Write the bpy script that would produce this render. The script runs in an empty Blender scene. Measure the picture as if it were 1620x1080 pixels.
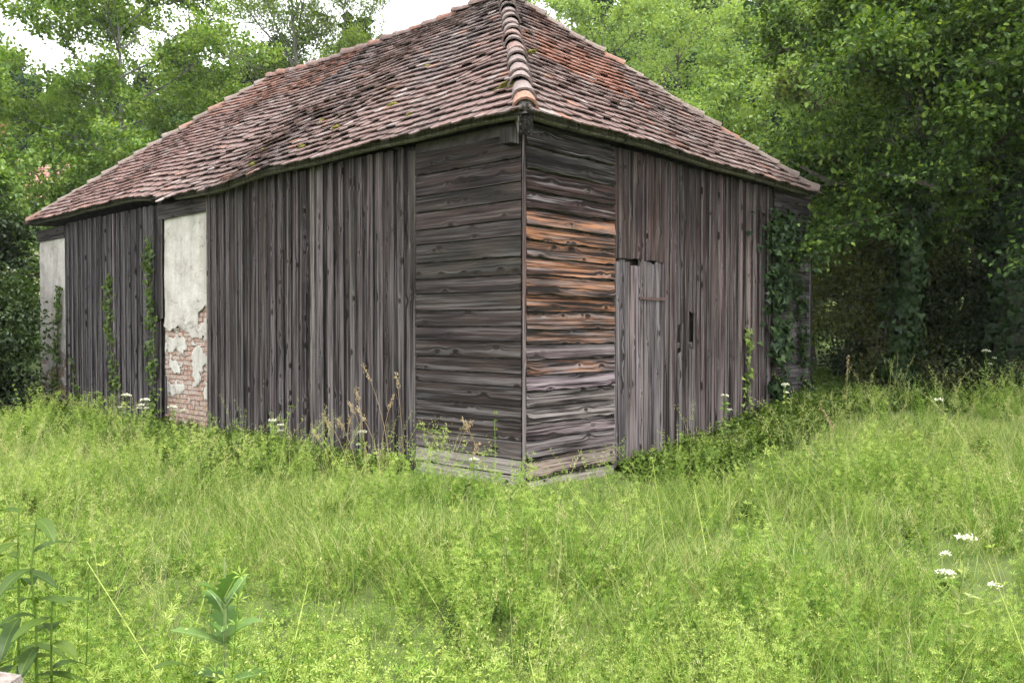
import bpy, math, random
import numpy as np
from mathutils import Matrix, Vector, noise as mnoise

S = bpy.context.scene
COL = S.collection
R_ = math.radians

# ------------------------------------------------------------------ camera, sky, sun, exposure
cam = bpy.data.cameras.new('camera')
cam.sensor_width = 36.0
cam.lens = 30.0
cam.clip_start = 0.05
cam.clip_end = 2000
camo = bpy.data.objects.new('camera', cam)
COL.objects.link(camo)
camo.location = (0, 0, 1.6)
camo.rotation_euler = (math.pi / 2 - 0.0163, 0, 0)
S.camera = camo

SUN_ELEV, SUN_AZ = 70.0, 140.0      # azimuth clockwise from +Y: high, from the right and a little behind the camera
W = bpy.data.worlds.new('World')
S.world = W
W.use_nodes = True
nt = W.node_tree
nt.nodes.clear()
o = nt.nodes.new('ShaderNodeOutputWorld')
bg = nt.nodes.new('ShaderNodeBackground')
sky = nt.nodes.new('ShaderNodeTexSky')
sky.sky_type = 'NISHITA'
sky.sun_disc = False
sky.sun_elevation = R_(SUN_ELEV)
sky.sun_rotation = R_(SUN_AZ)
sky.dust_density = 3.0
mixc = nt.nodes.new('ShaderNodeMix')
mixc.data_type = 'RGBA'
tc = nt.nodes.new('ShaderNodeTexCoord')
nz = nt.nodes.new('ShaderNodeTexNoise')
nz.inputs['Scale'].default_value = 2.2
nz.inputs['Detail'].default_value = 5
rmp = nt.nodes.new('ShaderNodeMapRange')
rmp.inputs[1].default_value = 0.25
rmp.inputs[2].default_value = 0.6
rmp.inputs[3].default_value = 0.72
rmp.inputs[4].default_value = 1.0
nt.links.new(tc.outputs['Generated'], nz.inputs['Vector'])
nt.links.new(nz.outputs[0], rmp.inputs[0])
nt.links.new(rmp.outputs[0], mixc.inputs[0])
nt.links.new(sky.outputs[0], mixc.inputs[6])
mixc.inputs[7].default_value = (7.6, 7.7, 7.9, 1)     # thin bright cloud
nt.links.new(mixc.outputs[2], bg.inputs[0])
bg.inputs[1].default_value = 0.1
nt.links.new(bg.outputs[0], o.inputs[0])

sun = bpy.data.lights.new('sun', 'SUN')
sun.energy = 1.5
sun.angle = R_(12)
sun.color = (1.0, 0.95, 0.86)
suno = bpy.data.objects.new('sun', sun)
COL.objects.link(suno)
az, el = R_(SUN_AZ), R_(SUN_ELEV)
sd = Vector((math.sin(az) * math.cos(el), math.cos(az) * math.cos(el), math.sin(el)))
suno.rotation_euler = sd.to_track_quat('Z', 'Y').to_euler()
suno.location = (8, -8, 20)

S.view_settings.view_transform = 'Standard'
S.view_settings.look = 'None'
S.view_settings.gamma = 1
S.view_settings.use_curve_mapping = False
S.view_settings.exposure = 2.1
S.render.engine = 'CYCLES'
S.cycles.max_bounces = 4
S.cycles.use_adaptive_sampling = True
S.cycles.adaptive_threshold = 0.03
S.cycles.diffuse_bounces = 2
S.cycles.transmission_bounces = 2
S.cycles.transparent_max_bounces = 4
S.cycles.glossy_bounces = 2
S.cycles.volume_bounces = 1

# ------------------------------------------------------------------ helpers
def link(o, parent=None):
    COL.objects.link(o)
    if parent is not None:
        o.parent = parent
    return o

def tag(o, label=None, cat=None, group=None, kind=None):
    if label: o['label'] = label
    if cat: o['category'] = cat
    if group: o['group'] = group
    if kind: o['kind'] = kind
    return o

def empty(name, loc=(0, 0, 0), rz=0.0):
    e = bpy.data.objects.new(name, None)
    e.empty_display_size = 0.2
    COL.objects.link(e)
    e.location = loc
    e.rotation_euler = (0, 0, rz)
    return e

def mesh_np(name, V, F, mat=None, tint=None, col=None, smooth=False):
    """mesh from numpy verts and faces (N,3) or (N,4) array, or a list of such arrays"""
    me = bpy.data.meshes.new(name)
    Fs = F if isinstance(F, list) and isinstance(F[0], np.ndarray) else [F]
    Fs = [np.asarray(f, dtype=np.int32) for f in Fs if len(f)]
    V = np.asarray(V, dtype=np.float32)
    me.vertices.add(len(V))
    me.vertices.foreach_set('co', V.ravel())
    nl = sum(f.size for f in Fs)
    npoly = sum(len(f) for f in Fs)
    me.loops.add(nl)
    me.loops.foreach_set('vertex_index', np.concatenate([f.ravel() for f in Fs]))
    me.polygons.add(npoly)
    tot = np.concatenate([np.full(len(f), f.shape[1], dtype=np.int32) for f in Fs])
    st = np.concatenate([[0], np.cumsum(tot)[:-1]]).astype(np.int32)
    me.polygons.foreach_set('loop_start', st)
    me.polygons.foreach_set('loop_total', tot)
    me.polygons.foreach_set('use_smooth', np.full(npoly, smooth, dtype=bool))
    if tint is not None:
        a = me.attributes.new('tint', 'FLOAT', 'FACE')
        a.data.foreach_set('value', np.asarray(tint, dtype=np.float32))
    if col is not None:
        a = me.attributes.new('tone', 'FLOAT_COLOR', 'FACE')
        c = np.ones((npoly, 4), dtype=np.float32)
        c[:, :3] = col
        a.data.foreach_set('color', c.ravel())
    me.update(calc_edges=True)
    if mat: me.materials.append(mat)
    return me

def obj(name, me, parent=None):
    return link(bpy.data.objects.new(name, me), parent)

def norm(a):
    return a / np.maximum(np.linalg.norm(a, axis=-1, keepdims=True), 1e-9)

def frames(d, n):
    """columns: side, dir, normal"""
    d = norm(d)
    s = norm(np.cross(d, n))
    n = np.cross(s, d)
    return np.stack([s, d, n], axis=-1)

def scatter(T, TF, P, Rm, sc):
    """place a template (M verts, K tris) at N frames"""
    T = np.asarray(T, float); TF = np.asarray(TF)
    N, M = len(P), len(T)
    sc = np.broadcast_to(np.asarray(sc, float), (N,))
    V = np.einsum('nij,mj->nmi', Rm, T) * sc[:, None, None] + P[:, None, :]
    F = TF[None] + (np.arange(N) * M)[:, None, None]
    return V.reshape(-1, 3), F.reshape(-1, TF.shape[1])

class Geo:
    """collects triangle soup with a tint per face"""
    def __init__(s): s.V = []; s.F = []; s.T = []; s.n = 0
    def add(s, V, F, t=0.5):
        V = np.asarray(V, float); F = np.asarray(F)
        if len(F) == 0: return s
        if F.shape[1] == 4:
            F = np.concatenate([F[:, [0, 1, 2]], F[:, [0, 2, 3]]])
            if np.ndim(t): t = np.concatenate([t, t])
        s.V.append(V); s.F.append(F + s.n); s.n += len(V)
        s.T.append(np.broadcast_to(np.asarray(t, float), (len(F),)))
        return s
    def mesh(s, name, mat, smooth=False):
        return mesh_np(name, np.concatenate(s.V), np.concatenate(s.F), mat, tint=np.concatenate(s.T), smooth=smooth)
    def build(s, name, mat, parent=None, smooth=False):
        return obj(name, s.mesh(name, mat, smooth), parent)

def tube(P, r, sides=5):
    P = np.asarray(P, float)
    n = len(P)
    r = np.broadcast_to(np.asarray(r, float), (n,))
    t = np.gradient(P, axis=0)
    t = norm(t)
    up = np.array([0, 0, 1.0]) if abs(t[0, 2]) < 0.8 else np.array([1.0, 0, 0])
    a = norm(np.cross(t, up)); b = np.cross(t, a)
    ang = np.arange(sides) * 2 * math.pi / sides
    V = P[:, None, :] + r[:, None, None] * (np.cos(ang)[None, :, None] * a[:, None, :] + np.sin(ang)[None, :, None] * b[:, None, :])
    i = np.arange(n - 1)[:, None] * sides; j = np.arange(sides)[None, :]; k = (j + 1) % sides
    F = np.stack([i + j, i + k, i + sides + k, i + sides + j], axis=-1).reshape(-1, 4)
    return V.reshape(-1, 3), F

def box(lo, hi):
    (x0, y0, z0), (x1, y1, z1) = lo, hi
    V = [(x0, y0, z0), (x1, y0, z0), (x1, y1, z0), (x0, y1, z0), (x0, y0, z1), (x1, y0, z1), (x1, y1, z1), (x0, y1, z1)]
    F = [(0, 3, 2, 1), (4, 5, 6, 7), (0, 1, 5, 4), (1, 2, 6, 5), (2, 3, 7, 6), (3, 0, 4, 7)]
    return np.array(V, float), np.array(F)

def sstep(a, b, x):
    t = np.clip((np.asarray(x, float) - a) / (b - a), 0, 1)
    return t * t * (3 - 2 * t)

def fbm(x, y, z=0.0, s=1.0, oc=3):
    return mnoise.fractal(Vector((x * s, y * s, z * s)), 1.0, 2.0, oc)

# ------------------------------------------------------------------ materials
MAT = {}
def newmat(name):
    m = bpy.data.materials.new(name); m.use_nodes = True
    t = m.node_tree; t.nodes.clear()
    out = t.nodes.new('ShaderNodeOutputMaterial')
    MAT[name] = m
    return m, t, out

def N(t, kind, **kw):
    n = t.nodes.new(kind)
    for k, v in kw.items(): setattr(n, k, v)
    return n

def L(t, a, b): t.links.new(a, b)

def math_n(t, op, a, b=None, c=None):
    n = N(t, 'ShaderNodeMath', operation=op)
    for i, v in enumerate((a, b, c)):
        if v is None: continue
        if isinstance(v, (int, float)): n.inputs[i].default_value = v
        else: L(t, v, n.inputs[i])
    return n.outputs[0]

def mix_n(t, f, a, b, mode='MIX'):
    n = N(t, 'ShaderNodeMix', data_type='RGBA', blend_type=mode)
    for s, v in ((n.inputs[0], f), (n.inputs[6], a), (n.inputs[7], b)):
        if isinstance(v, (int, float)): s.default_value = v
        elif isinstance(v, tuple): s.default_value = (*v, 1) if len(v) == 3 else v
        else: L(t, v, s)
    return n.outputs[2]

def range_n(t, v, a, b, c=0.0, d=1.0):
    n = N(t, 'ShaderNodeMapRange')
    L(t, v, n.inputs[0])
    for i, q in enumerate((a, b, c, d)): n.inputs[i + 1].default_value = q
    return n.outputs[0]

def noise_n(t, vec, scale, detail=3, rough=0.55, dist=0.0):
    n = N(t, 'ShaderNodeTexNoise')
    if vec is not None: L(t, vec, n.inputs['Vector'])
    n.inputs['Scale'].default_value = scale
    n.inputs['Detail'].default_value = detail
    n.inputs['Roughness'].default_value = rough
    n.inputs['Distortion'].default_value = dist
    return n.outputs[0]

def mapv(t, vec, sc, off=None):
    n = N(t, 'ShaderNodeVectorMath', operation='MULTIPLY')
    L(t, vec, n.inputs[0]); n.inputs[1].default_value = sc
    if off is None: return n.outputs[0]
    a = N(t, 'ShaderNodeVectorMath', operation='ADD')
    L(t, n.outputs[0], a.inputs[0]); L(t, off, a.inputs[1])
    return a.outputs[0]

def finish(t, out, col, rough=0.85, bump=None, strength=0.5, dist=0.01, spec=0.2):
    p = N(t, 'ShaderNodeBsdfPrincipled')
    if isinstance(col, tuple): p.inputs['Base Color'].default_value = (*col, 1)
    else: L(t, col, p.inputs['Base Color'])
    if isinstance(rough, (int, float)): p.inputs['Roughness'].default_value = rough
    else: L(t, rough, p.inputs['Roughness'])
    p.inputs['Specular IOR Level'].default_value = spec
    if bump is not None:
        b = N(t, 'ShaderNodeBump')
        b.inputs['Strength'].default_value = strength
        b.inputs['Distance'].default_value = dist
        L(t, bump, b.inputs['Height']); L(t, b.outputs[0], p.inputs['Normal'])
    L(t, p.outputs[0], out.inputs[0])

def wood_material():
    m, t, out = newmat('weathered_wood')
    tc = N(t, 'ShaderNodeTexCoord'); oi = N(t, 'ShaderNodeObjectInfo')
    rnd = math_n(t, 'MULTIPLY', oi.outputs['Random'], 57.0)
    off = N(t, 'ShaderNodeCombineXYZ')
    for i in range(3): L(t, rnd, off.inputs[i])
    off = off.outputs[0]
    ob = tc.outputs['Object']
    sx = N(t, 'ShaderNodeSeparateXYZ'); L(t, ob, sx.inputs[0])
    rough_f = math_n(t, 'MULTIPLY', oi.outputs['Object Index'], 0.1)       # 0 sound board .. 1 deeply weathered
    # knots: flat cells across and along the board, about one third of them hold a knot
    kv = N(t, 'ShaderNodeCombineXYZ')
    L(t, math_n(t, 'ADD', math_n(t, 'MULTIPLY', sx.outputs[0], 7.0), rnd), kv.inputs[0])
    L(t, math_n(t, 'ADD', math_n(t, 'MULTIPLY', sx.outputs[2], 3.2), rnd), kv.inputs[1])
    vor = N(t, 'ShaderNodeTexVoronoi', voronoi_dimensions='2D'); vor.inputs['Scale'].default_value = 1.0
    L(t, kv.outputs[0], vor.inputs['Vector'])
    kd = vor.outputs['Distance']
    sc = N(t, 'ShaderNodeSeparateColor'); L(t, vor.outputs['Color'], sc.inputs[0])
    has = range_n(t, sc.outputs[0], 0.62, 0.66)
    size = range_n(t, sc.outputs[1], 0.0, 1.0, 0.7, 1.5)
    kd = math_n(t, 'DIVIDE', kd, size)
    flow = math_n(t, 'MULTIPLY', math_n(t, 'POWER', range_n(t, kd, 0.0, 0.45, 1.0, 0.0), 2.0), has)
    core = math_n(t, 'MULTIPLY', range_n(t, kd, 0.09, 0.14, 1.0, 0.0), has)
    # straight grain, bent aside round the knots
    bent = N(t, 'ShaderNodeCombineXYZ')
    L(t, math_n(t, 'ADD', sx.outputs[0], math_n(t, 'MULTIPLY', flow, 0.05)), bent.inputs[0]); L(t, sx.outputs[1], bent.inputs[1]); L(t, sx.outputs[2], bent.inputs[2])
    gv = bent.outputs[0]
    fine = noise_n(t, mapv(t, gv, (85.0, 85.0, 1.6), off), 1.0, 3, 0.6)
    streak = noise_n(t, mapv(t, gv, (30.0, 30.0, 0.55), off), 1.0, 3, 0.6)
    patch = noise_n(t, mapv(t, ob, (7.0, 7.0, 1.3), off), 1.0, 3, 0.6)
    ring = math_n(t, 'SINE', math_n(t, 'ADD', math_n(t, 'MULTIPLY', sx.outputs[0], 120.0), math_n(t, 'MULTIPLY', flow, 20.0)))
    fs = range_n(t, fine, 0.36, 0.64)
    ss = range_n(t, streak, 0.38, 0.62)
    ps = range_n(t, patch, 0.32, 0.68)
    g = math_n(t, 'ADD', math_n(t, 'MULTIPLY', fs, 0.34), math_n(t, 'MULTIPLY', ss, 0.34))
    g = math_n(t, 'ADD', g, math_n(t, 'MULTIPLY', ps, 0.26))
    g = math_n(t, 'ADD', g, math_n(t, 'MULTIPLY', ring, 0.05))
    gf = math_n(t, 'ADD', math_n(t, 'MULTIPLY', math_n(t, 'SUBTRACT', g, 0.47), math_n(t, 'ADD', 0.75, math_n(t, 'MULTIPLY', rough_f, 0.65))), 0.37)
    base = oi.outputs['Color']
    warmmask = range_n(t, noise_n(t, mapv(t, gv, (12.0, 12.0, 1.5), off), 1.0, 4, 0.6), 0.40, 0.58)
    wf = math_n(t, 'MULTIPLY', warmmask, oi.outputs['Alpha'])
    base = mix_n(t, wf, base, (0.185, 0.085, 0.040))
    dark = mix_n(t, 1.0, base, (0.10, 0.09, 0.09), 'MULTIPLY')
    lite = mix_n(t, 1.0, base, (2.5, 2.45, 2.46), 'MULTIPLY')
    c = mix_n(t, gf, dark, lite)
    # silvery fibres
    silver = range_n(t, noise_n(t, mapv(t, gv, (42.0, 42.0, 0.8), off), 1.0, 3, 0.65), 0.56, 0.64)
    c = mix_n(t, math_n(t, 'MULTIPLY', silver, math_n(t, 'ADD', 0.22, math_n(t, 'MULTIPLY', rough_f, 0.45))), c, (0.20, 0.182, 0.185))
    # paler streaks along the grain, stronger towards the foot of the wall
    geo = N(t, 'ShaderNodeNewGeometry'); sg = N(t, 'ShaderNodeSeparateXYZ'); L(t, geo.outputs['Position'], sg.inputs[0])
    low = range_n(t, sg.outputs[2], 0.1, 2.9, 1.0, 0.0)
    bl = math_n(t, 'MULTIPLY', low, range_n(t, math_n(t, 'ADD', math_n(t, 'MULTIPLY', fine, 0.4), math_n(t, 'MULTIPLY', streak, 0.6)), 0.50, 0.60, 0.0, 0.75))
    c = mix_n(t, bl, c, (0.17, 0.155, 0.156))
    edge_lit = N(t, 'ShaderNodeAttribute', attribute_name='tint')
    ef = math_n(t, 'MULTIPLY', edge_lit.outputs['Fac'], range_n(t, streak, 0.35, 0.6, 0.3, 0.95))
    c = mix_n(t, ef, c, (0.22, 0.20, 0.195))                      # board side faces painted paler, as if catching light
    # drying splits: thin, long, dark
    crack = range_n(t, noise_n(t, mapv(t, gv, (48.0, 48.0, 0.55), off), 1.0, 2, 0.5), 0.335, 0.36, 1.0, 0.0)
    crack = math_n(t, 'MULTIPLY', crack, math_n(t, 'ADD', 0.45, math_n(t, 'MULTIPLY', rough_f, 0.55)))
    crack2 = range_n(t, noise_n(t, mapv(t, gv, (26.0, 26.0, 0.7), off), 1.0, 3, 0.55, 0.2), 0.39, 0.415, 1.0, 0.0)
    crack = math_n(t, 'MAXIMUM', crack, math_n(t, 'MULTIPLY', crack2, rough_f))
    c = mix_n(t, math_n(t, 'MULTIPLY', crack, 0.9), c, (0.012, 0.010, 0.0095))
    c = mix_n(t, math_n(t, 'MULTIPLY', core, 0.92), c, (0.016, 0.012, 0.010))
    h = math_n(t, 'SUBTRACT', math_n(t, 'ADD', g, math_n(t, 'MULTIPLY', core, 0.3)), math_n(t, 'MULTIPLY', crack, 0.9))
    finish(t, out, c, 0.9, h, 0.7, 0.005, 0.12)
    return m

def tile_material():
    m, t, out = newmat('clay_tile')
    at = N(t, 'ShaderNodeAttribute', attribute_name='tone')
    tc = N(t, 'ShaderNodeTexCoord'); v = tc.outputs['Object']
    c = at.outputs['Color']
    n1 = noise_n(t, v, 9.0, 5, 0.65)
    n2 = noise_n(t, v, 38.0, 4, 0.6)
    n3 = noise_n(t, v, 90.0, 3, 0.6)
    c = mix_n(t, range_n(t, n2, 0.35, 0.7, 0.0, 0.75), c, mix_n(t, 1.0, c, (0.45, 0.42, 0.42), 'MULTIPLY'))
    c = mix_n(t, range_n(t, n1, 0.52, 0.66, 0.0, 0.6), c, (0.24, 0.215, 0.205))     # pale lichen
    c = mix_n(t, range_n(t, n3, 0.60, 0.70, 0.0, 0.5), c, (0.045, 0.04, 0.04))       # black lichen
    finish(t, out, c, 0.9, math_n(t, 'ADD', n2, n3), 0.5, 0.006, 0.15)
    return m

def plaster_material():
    m, t, out = newmat('old_plaster')
    tc = N(t, 'ShaderNodeTexCoord'); v = tc.outputs['Object']
    n1 = noise_n(t, v, 2.2, 5, 0.65); n2 = noise_n(t, v, 22.0, 4, 0.6)
    n3 = noise_n(t, mapv(t, v, (9.0, 9.0, 0.7)), 1.0, 4, 0.6)
    c = mix_n(t, range_n(t, n1, 0.4, 0.62), (0.56, 0.53, 0.485), (0.40, 0.37, 0.325))
    c = mix_n(t, range_n(t, n3, 0.45, 0.75, 0, 0.55), c, (0.29, 0.265, 0.23))
    c = mix_n(t, range_n(t, n2, 0.55, 0.75, 0, 0.4), c, (0.25, 0.22, 0.19))
    vc = N(t, 'ShaderNodeTexVoronoi', feature='DISTANCE_TO_EDGE'); vc.inputs['Scale'].default_value = 2.6
    ad = N(t, 'ShaderNodeVectorMath', operation='ADD'); L(t, v, ad.inputs[0])
    nd = N(t, 'ShaderNodeTexNoise'); nd.inputs['Scale'].default_value = 5.0; L(t, v, nd.inputs['Vector'])
    mm = N(t, 'ShaderNodeVectorMath', operation='SCALE'); mm.inputs['Scale'].default_value = 0.35; L(t, nd.outputs['Color'], mm.inputs[0]); L(t, mm.outputs[0], ad.inputs[1])
    L(t, ad.outputs[0], vc.inputs['Vector'])
    cr = math_n(t, 'MULTIPLY', range_n(t, vc.outputs['Distance'], 0.004, 0.02, 1.0, 0.0), range_n(t, n1, 0.45, 0.55))
    c = mix_n(t, math_n(t, 'MULTIPLY', cr, 0.6), c, (0.13, 0.11, 0.09))
    finish(t, out, c, 0.95, math_n(t, 'SUBTRACT', math_n(t, 'ADD', n1, n2), cr), 0.5, 0.02, 0.1)
    return m

def brick_material():
    m, t, out = newmat('brick')
    tc = N(t, 'ShaderNodeTexCoord'); v = tc.outputs['Object']; oi = N(t, 'ShaderNodeObjectInfo')
    c = mix_n(t, oi.outputs['Random'], (0.33, 0.165, 0.115), (0.38, 0.23, 0.175))
    a = N(t, 'ShaderNodeVectorMath', operation='ADD'); L(t, v, a.inputs[0]); L(t, oi.outputs['Location'], a.inputs[1])
    n1 = noise_n(t, a.outputs[0], 14.0, 5, 0.65); n2 = noise_n(t, a.outputs[0], 60.0, 3)
    c = mix_n(t, range_n(t, n1, 0.40, 0.58, 0, 0.9), c, (0.44, 0.385, 0.34))           # lime wash left on the face
    finish(t, out, c, 0.95, math_n(t, 'ADD', n1, n2), 0.6, 0.012, 0.1)
    return m

def simple_material(name, c1, c2, scale=8.0, rough=0.9, bump=0.4, bdist=0.01, detail=5):
    m, t, out = newmat(name)
    tc = N(t, 'ShaderNodeTexCoord'); v = tc.outputs['Object']
    n1 = noise_n(t, v, scale, detail, 0.65); n2 = noise_n(t, v, scale * 5, 3)
    c = mix_n(t, range_n(t, n1, 0.35, 0.65), c1, c2)
    finish(t, out, c, rough, math_n(t, 'ADD', n1, n2), bump, bdist, 0.15)
    return m

def bark_material(name, c1, c2):
    m, t, out = newmat(name)
    tc = N(t, 'ShaderNodeTexCoord'); v = tc.outputs['Object']
    n1 = noise_n(t, mapv(t, v, (14.0, 14.0, 2.5)), 1.0, 5, 0.65); n2 = noise_n(t, v, 1.3, 3)
    c = mix_n(t, range_n(t, n1, 0.35, 0.65), c1, c2)
    c = mix_n(t, range_n(t, n2, 0.5, 0.7, 0, 0.5), c, (0.07, 0.085, 0.045))
    finish(t, out, c, 0.95, n1, 0.8, 0.03, 0.1)
    return m

def leaf_material(name, dark, mid, lite, trans=0.4, gloss=0.02, rough=0.5):
    m, t, out = newmat(name)
    at = N(t, 'ShaderNodeAttribute', attribute_name='tint'); oi = N(t, 'ShaderNodeObjectInfo')
    f = math_n(t, 'ADD', at.outputs['Fac'], math_n(t, 'MULTIPLY', math_n(t, 'SUBTRACT', oi.outputs['Random'], 0.5), 0.35))
    r = N(t, 'ShaderNodeValToRGB')
    e = r.color_ramp.elements
    e[0].position = 0.05; e[0].color = (*dark, 1)
    e[1].position = 0.95; e[1].color = (*lite, 1)
    q = e.new(0.5); q.color = (*mid, 1)
    L(t, f, r.inputs[0])
    d = N(t, 'ShaderNodeBsdfDiffuse'); L(t, r.outputs[0], d.inputs[0])
    tr = N(t, 'ShaderNodeBsdfTranslucent')
    L(t, mix_n(t, 1.0, r.outputs[0], (1.25, 1.2, 0.6), 'MULTIPLY'), tr.inputs[0])
    mx = N(t, 'ShaderNodeMixShader'); mx.inputs[0].default_value = trans
    L(t, d.outputs[0], mx.inputs[1]); L(t, tr.outputs[0], mx.inputs[2])
    g = N(t, 'ShaderNodeBsdfGlossy'); g.inputs['Roughness'].default_value = rough
    g.inputs[0].default_value = (0.9, 0.95, 1, 1)
    mx2 = N(t, 'ShaderNodeMixShader'); mx2.inputs[0].default_value = gloss
    L(t, mx.outputs[0], mx2.inputs[1]); L(t, g.outputs[0], mx2.inputs[2])
    L(t, mx2.outputs[0], out.inputs[0])
    return m

M_WOOD = wood_material()
M_TILE = tile_material()
M_PLASTER = plaster_material()
M_BRICK = brick_material()
M_MORTAR = simple_material('mortar', (0.36, 0.30, 0.26), (0.25, 0.19, 0.16), 12)
M_PLUG = simple_material('old_mortar', (0.17, 0.155, 0.145), (0.09, 0.08, 0.075), 25)
M_MOSS = simple_material('moss', (0.16, 0.15, 0.03), (0.10, 0.085, 0.02), 30, bump=0.8)
M_IRON = simple_material('rusty_iron', (0.06, 0.045, 0.045), (0.10, 0.06, 0.05), 30)
M_CONC = simple_material('concrete', (0.30, 0.265, 0.245), (0.16, 0.135, 0.12), 30, bump=0.8)
M_DARK = simple_material('sooty_beam', (0.05, 0.042, 0.04), (0.09, 0.08, 0.07), 9)  # dark colour behind the board gaps stands in for the unlit interior
M_SOIL = simple_material('meadow_soil', (0.085, 0.12, 0.03), (0.06, 0.08, 0.025), 3)
M_BARK = bark_material('bark', (0.045, 0.038, 0.032), (0.11, 0.095, 0.08))
M_BARKG = bark_material('grey_bark', (0.09, 0.085, 0.08), (0.20, 0.19, 0.175))
M_GRASS = leaf_material('grass_blade', (0.05627, 0.13, 0.01311), (0.1601, 0.2704, 0.03714), (0.388, 0.3952, 0.1748), 0.35, 0.015)
M_STRAW = leaf_material('dry_grass', (0.22, 0.16, 0.09), (0.33, 0.25, 0.15), (0.42, 0.34, 0.21), 0.25, 0.015)
M_BED = leaf_material('bedstraw_leaf', (0.05396, 0.1248, 0.01368), (0.1815, 0.2964, 0.04104), (0.3826, 0.4576, 0.1254), 0.35, 0.015)
M_HERB = leaf_material('herb_leaf', (0.03299, 0.06596, 0.009792), (0.06232, 0.1089, 0.01414), (0.11, 0.1649, 0.02176), 0.35, 0.02)
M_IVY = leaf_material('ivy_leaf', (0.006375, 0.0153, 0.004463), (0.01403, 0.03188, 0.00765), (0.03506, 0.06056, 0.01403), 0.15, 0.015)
M_IVYL = leaf_material('young_ivy_leaf', (0.0425, 0.0765, 0.01275), (0.085, 0.136, 0.0238), (0.1445, 0.1955, 0.0425), 0.25, 0.015)
M_MAPLE = leaf_material('maple_leaf', (0.04673, 0.1008, 0.01588), (0.1142, 0.2074, 0.03177), (0.2389, 0.3318, 0.06721), 0.45)
M_ASH = leaf_material('ash_leaf', (0.06426, 0.1122, 0.01836), (0.1377, 0.2142, 0.0357), (0.2479, 0.3264, 0.0765), 0.45)
M_LIME = leaf_material('linden_leaf', (0.02261, 0.05139, 0.01028), (0.07194, 0.1336, 0.02055), (0.2055, 0.2877, 0.04625), 0.38, 0.015)
M_BRIGHT = leaf_material('bright_leaf', (0.06078, 0.1271, 0.02763), (0.1381, 0.2321, 0.04972), (0.2652, 0.3647, 0.09392), 0.45)
M_DARKLEAF = leaf_material('shade_toned_leaf', (0.00816, 0.01785, 0.0051), (0.01785, 0.03467, 0.00816), (0.0357, 0.0612, 0.01275), 0.3)  # shade of the wood and bushes put into a darker leaf colour
M_OLIVE = leaf_material('olive_leaf', (0.02678, 0.03825, 0.00918), (0.05737, 0.07268, 0.01683), (0.1071, 0.1147, 0.0306), 0.35)
M_FAR = leaf_material('far_forest', (0.0153, 0.034, 0.0153), (0.0255, 0.05525, 0.0221), (0.04675, 0.08075, 0.02975), 0.2, 0.0)
M_WHITE = leaf_material('white_petal', (0.55, 0.55, 0.48), (0.72, 0.72, 0.66), (0.82, 0.82, 0.78), 0.3, 0.0)
M_LETT = leaf_material('lettuce_leaf', (0.06, 0.13, 0.028), (0.11, 0.20, 0.045), (0.34, 0.40, 0.18), 0.35, 0.02)
M_STALK = leaf_material('green_stalk', (0.08, 0.14, 0.02), (0.14, 0.22, 0.04), (0.30, 0.32, 0.11), 0.1, 0.015)

# ------------------------------------------------------------------ ground
TH = R_(47.75)
CX, CY = 0.117, 8.6
CT, ST = math.cos(TH), math.sin(TH)
LW, WW = 13.25, 6.92            # wall lengths: left (local y), right (local x)

def barn_xy(x, y):
    dx, dy = np.asarray(x, float) - CX, np.asarray(y, float) - CY
    return dx * CT + dy * ST, -dx * ST + dy * CT

def world_xy(bx, by):
    return CX + bx * CT - by * ST, CY + bx * ST + by * CT

def ground_z(x, y):
    x = np.asarray(x, float); y = np.asarray(y, float)
    bx, by = barn_xy(x, y)
    z = -0.05 + 0.46 * sstep(0.8, 7.5, bx) * (1 - sstep(3, 9, by)) - 0.10 * sstep(6, 13, by)
    slope = 0.18 + 0.20 * sstep(-0.1, 0.25, x / np.maximum(y, 5))
    d = np.maximum(y - 21, 0)
    z = z + slope * d * d / (d + 14) * (1 - 0.0 * x)
    z = z + 0.05 * np.sin(x * 1.3 + 0.6 * y) * np.cos(y * 1.1 - 0.4 * x) * sstep(1.5, 3, y)
    return z

def gz(x, y): return float(ground_z(x, y))

gx = np.concatenate([np.linspace(-150, -26, 24), np.linspace(-25, 25, 101), np.linspace(26, 150, 24)])
gy = np.concatenate([np.linspace(-60, -6, 10), np.linspace(-5, 35, 81), np.linspace(36, 165, 36)])
XX, YY = np.meshgrid(gx, gy)
ZZ = ground_z(XX, YY)
V = np.stack([XX, YY, ZZ], -1).reshape(-1, 3)
nx, ny = len(gx), len(gy)
ii = (np.arange(ny - 1)[:, None] * nx + np.arange(nx - 1)[None]).ravel()
F = np.stack([ii, ii + 1, ii + nx + 1, ii + nx], -1)
tag(obj('ground', mesh_np('ground', V, F, M_SOIL, smooth=True)), 'grassy meadow ground rising to a wooded hillside behind', 'ground', kind='structure')

# ------------------------------------------------------------------ the barn
barn = empty('barn', (CX, CY, 0), TH)
tag(barn, 'old weathered wooden barn with hipped clay tile roof', 'barn')
rng = random.Random(7)

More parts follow.
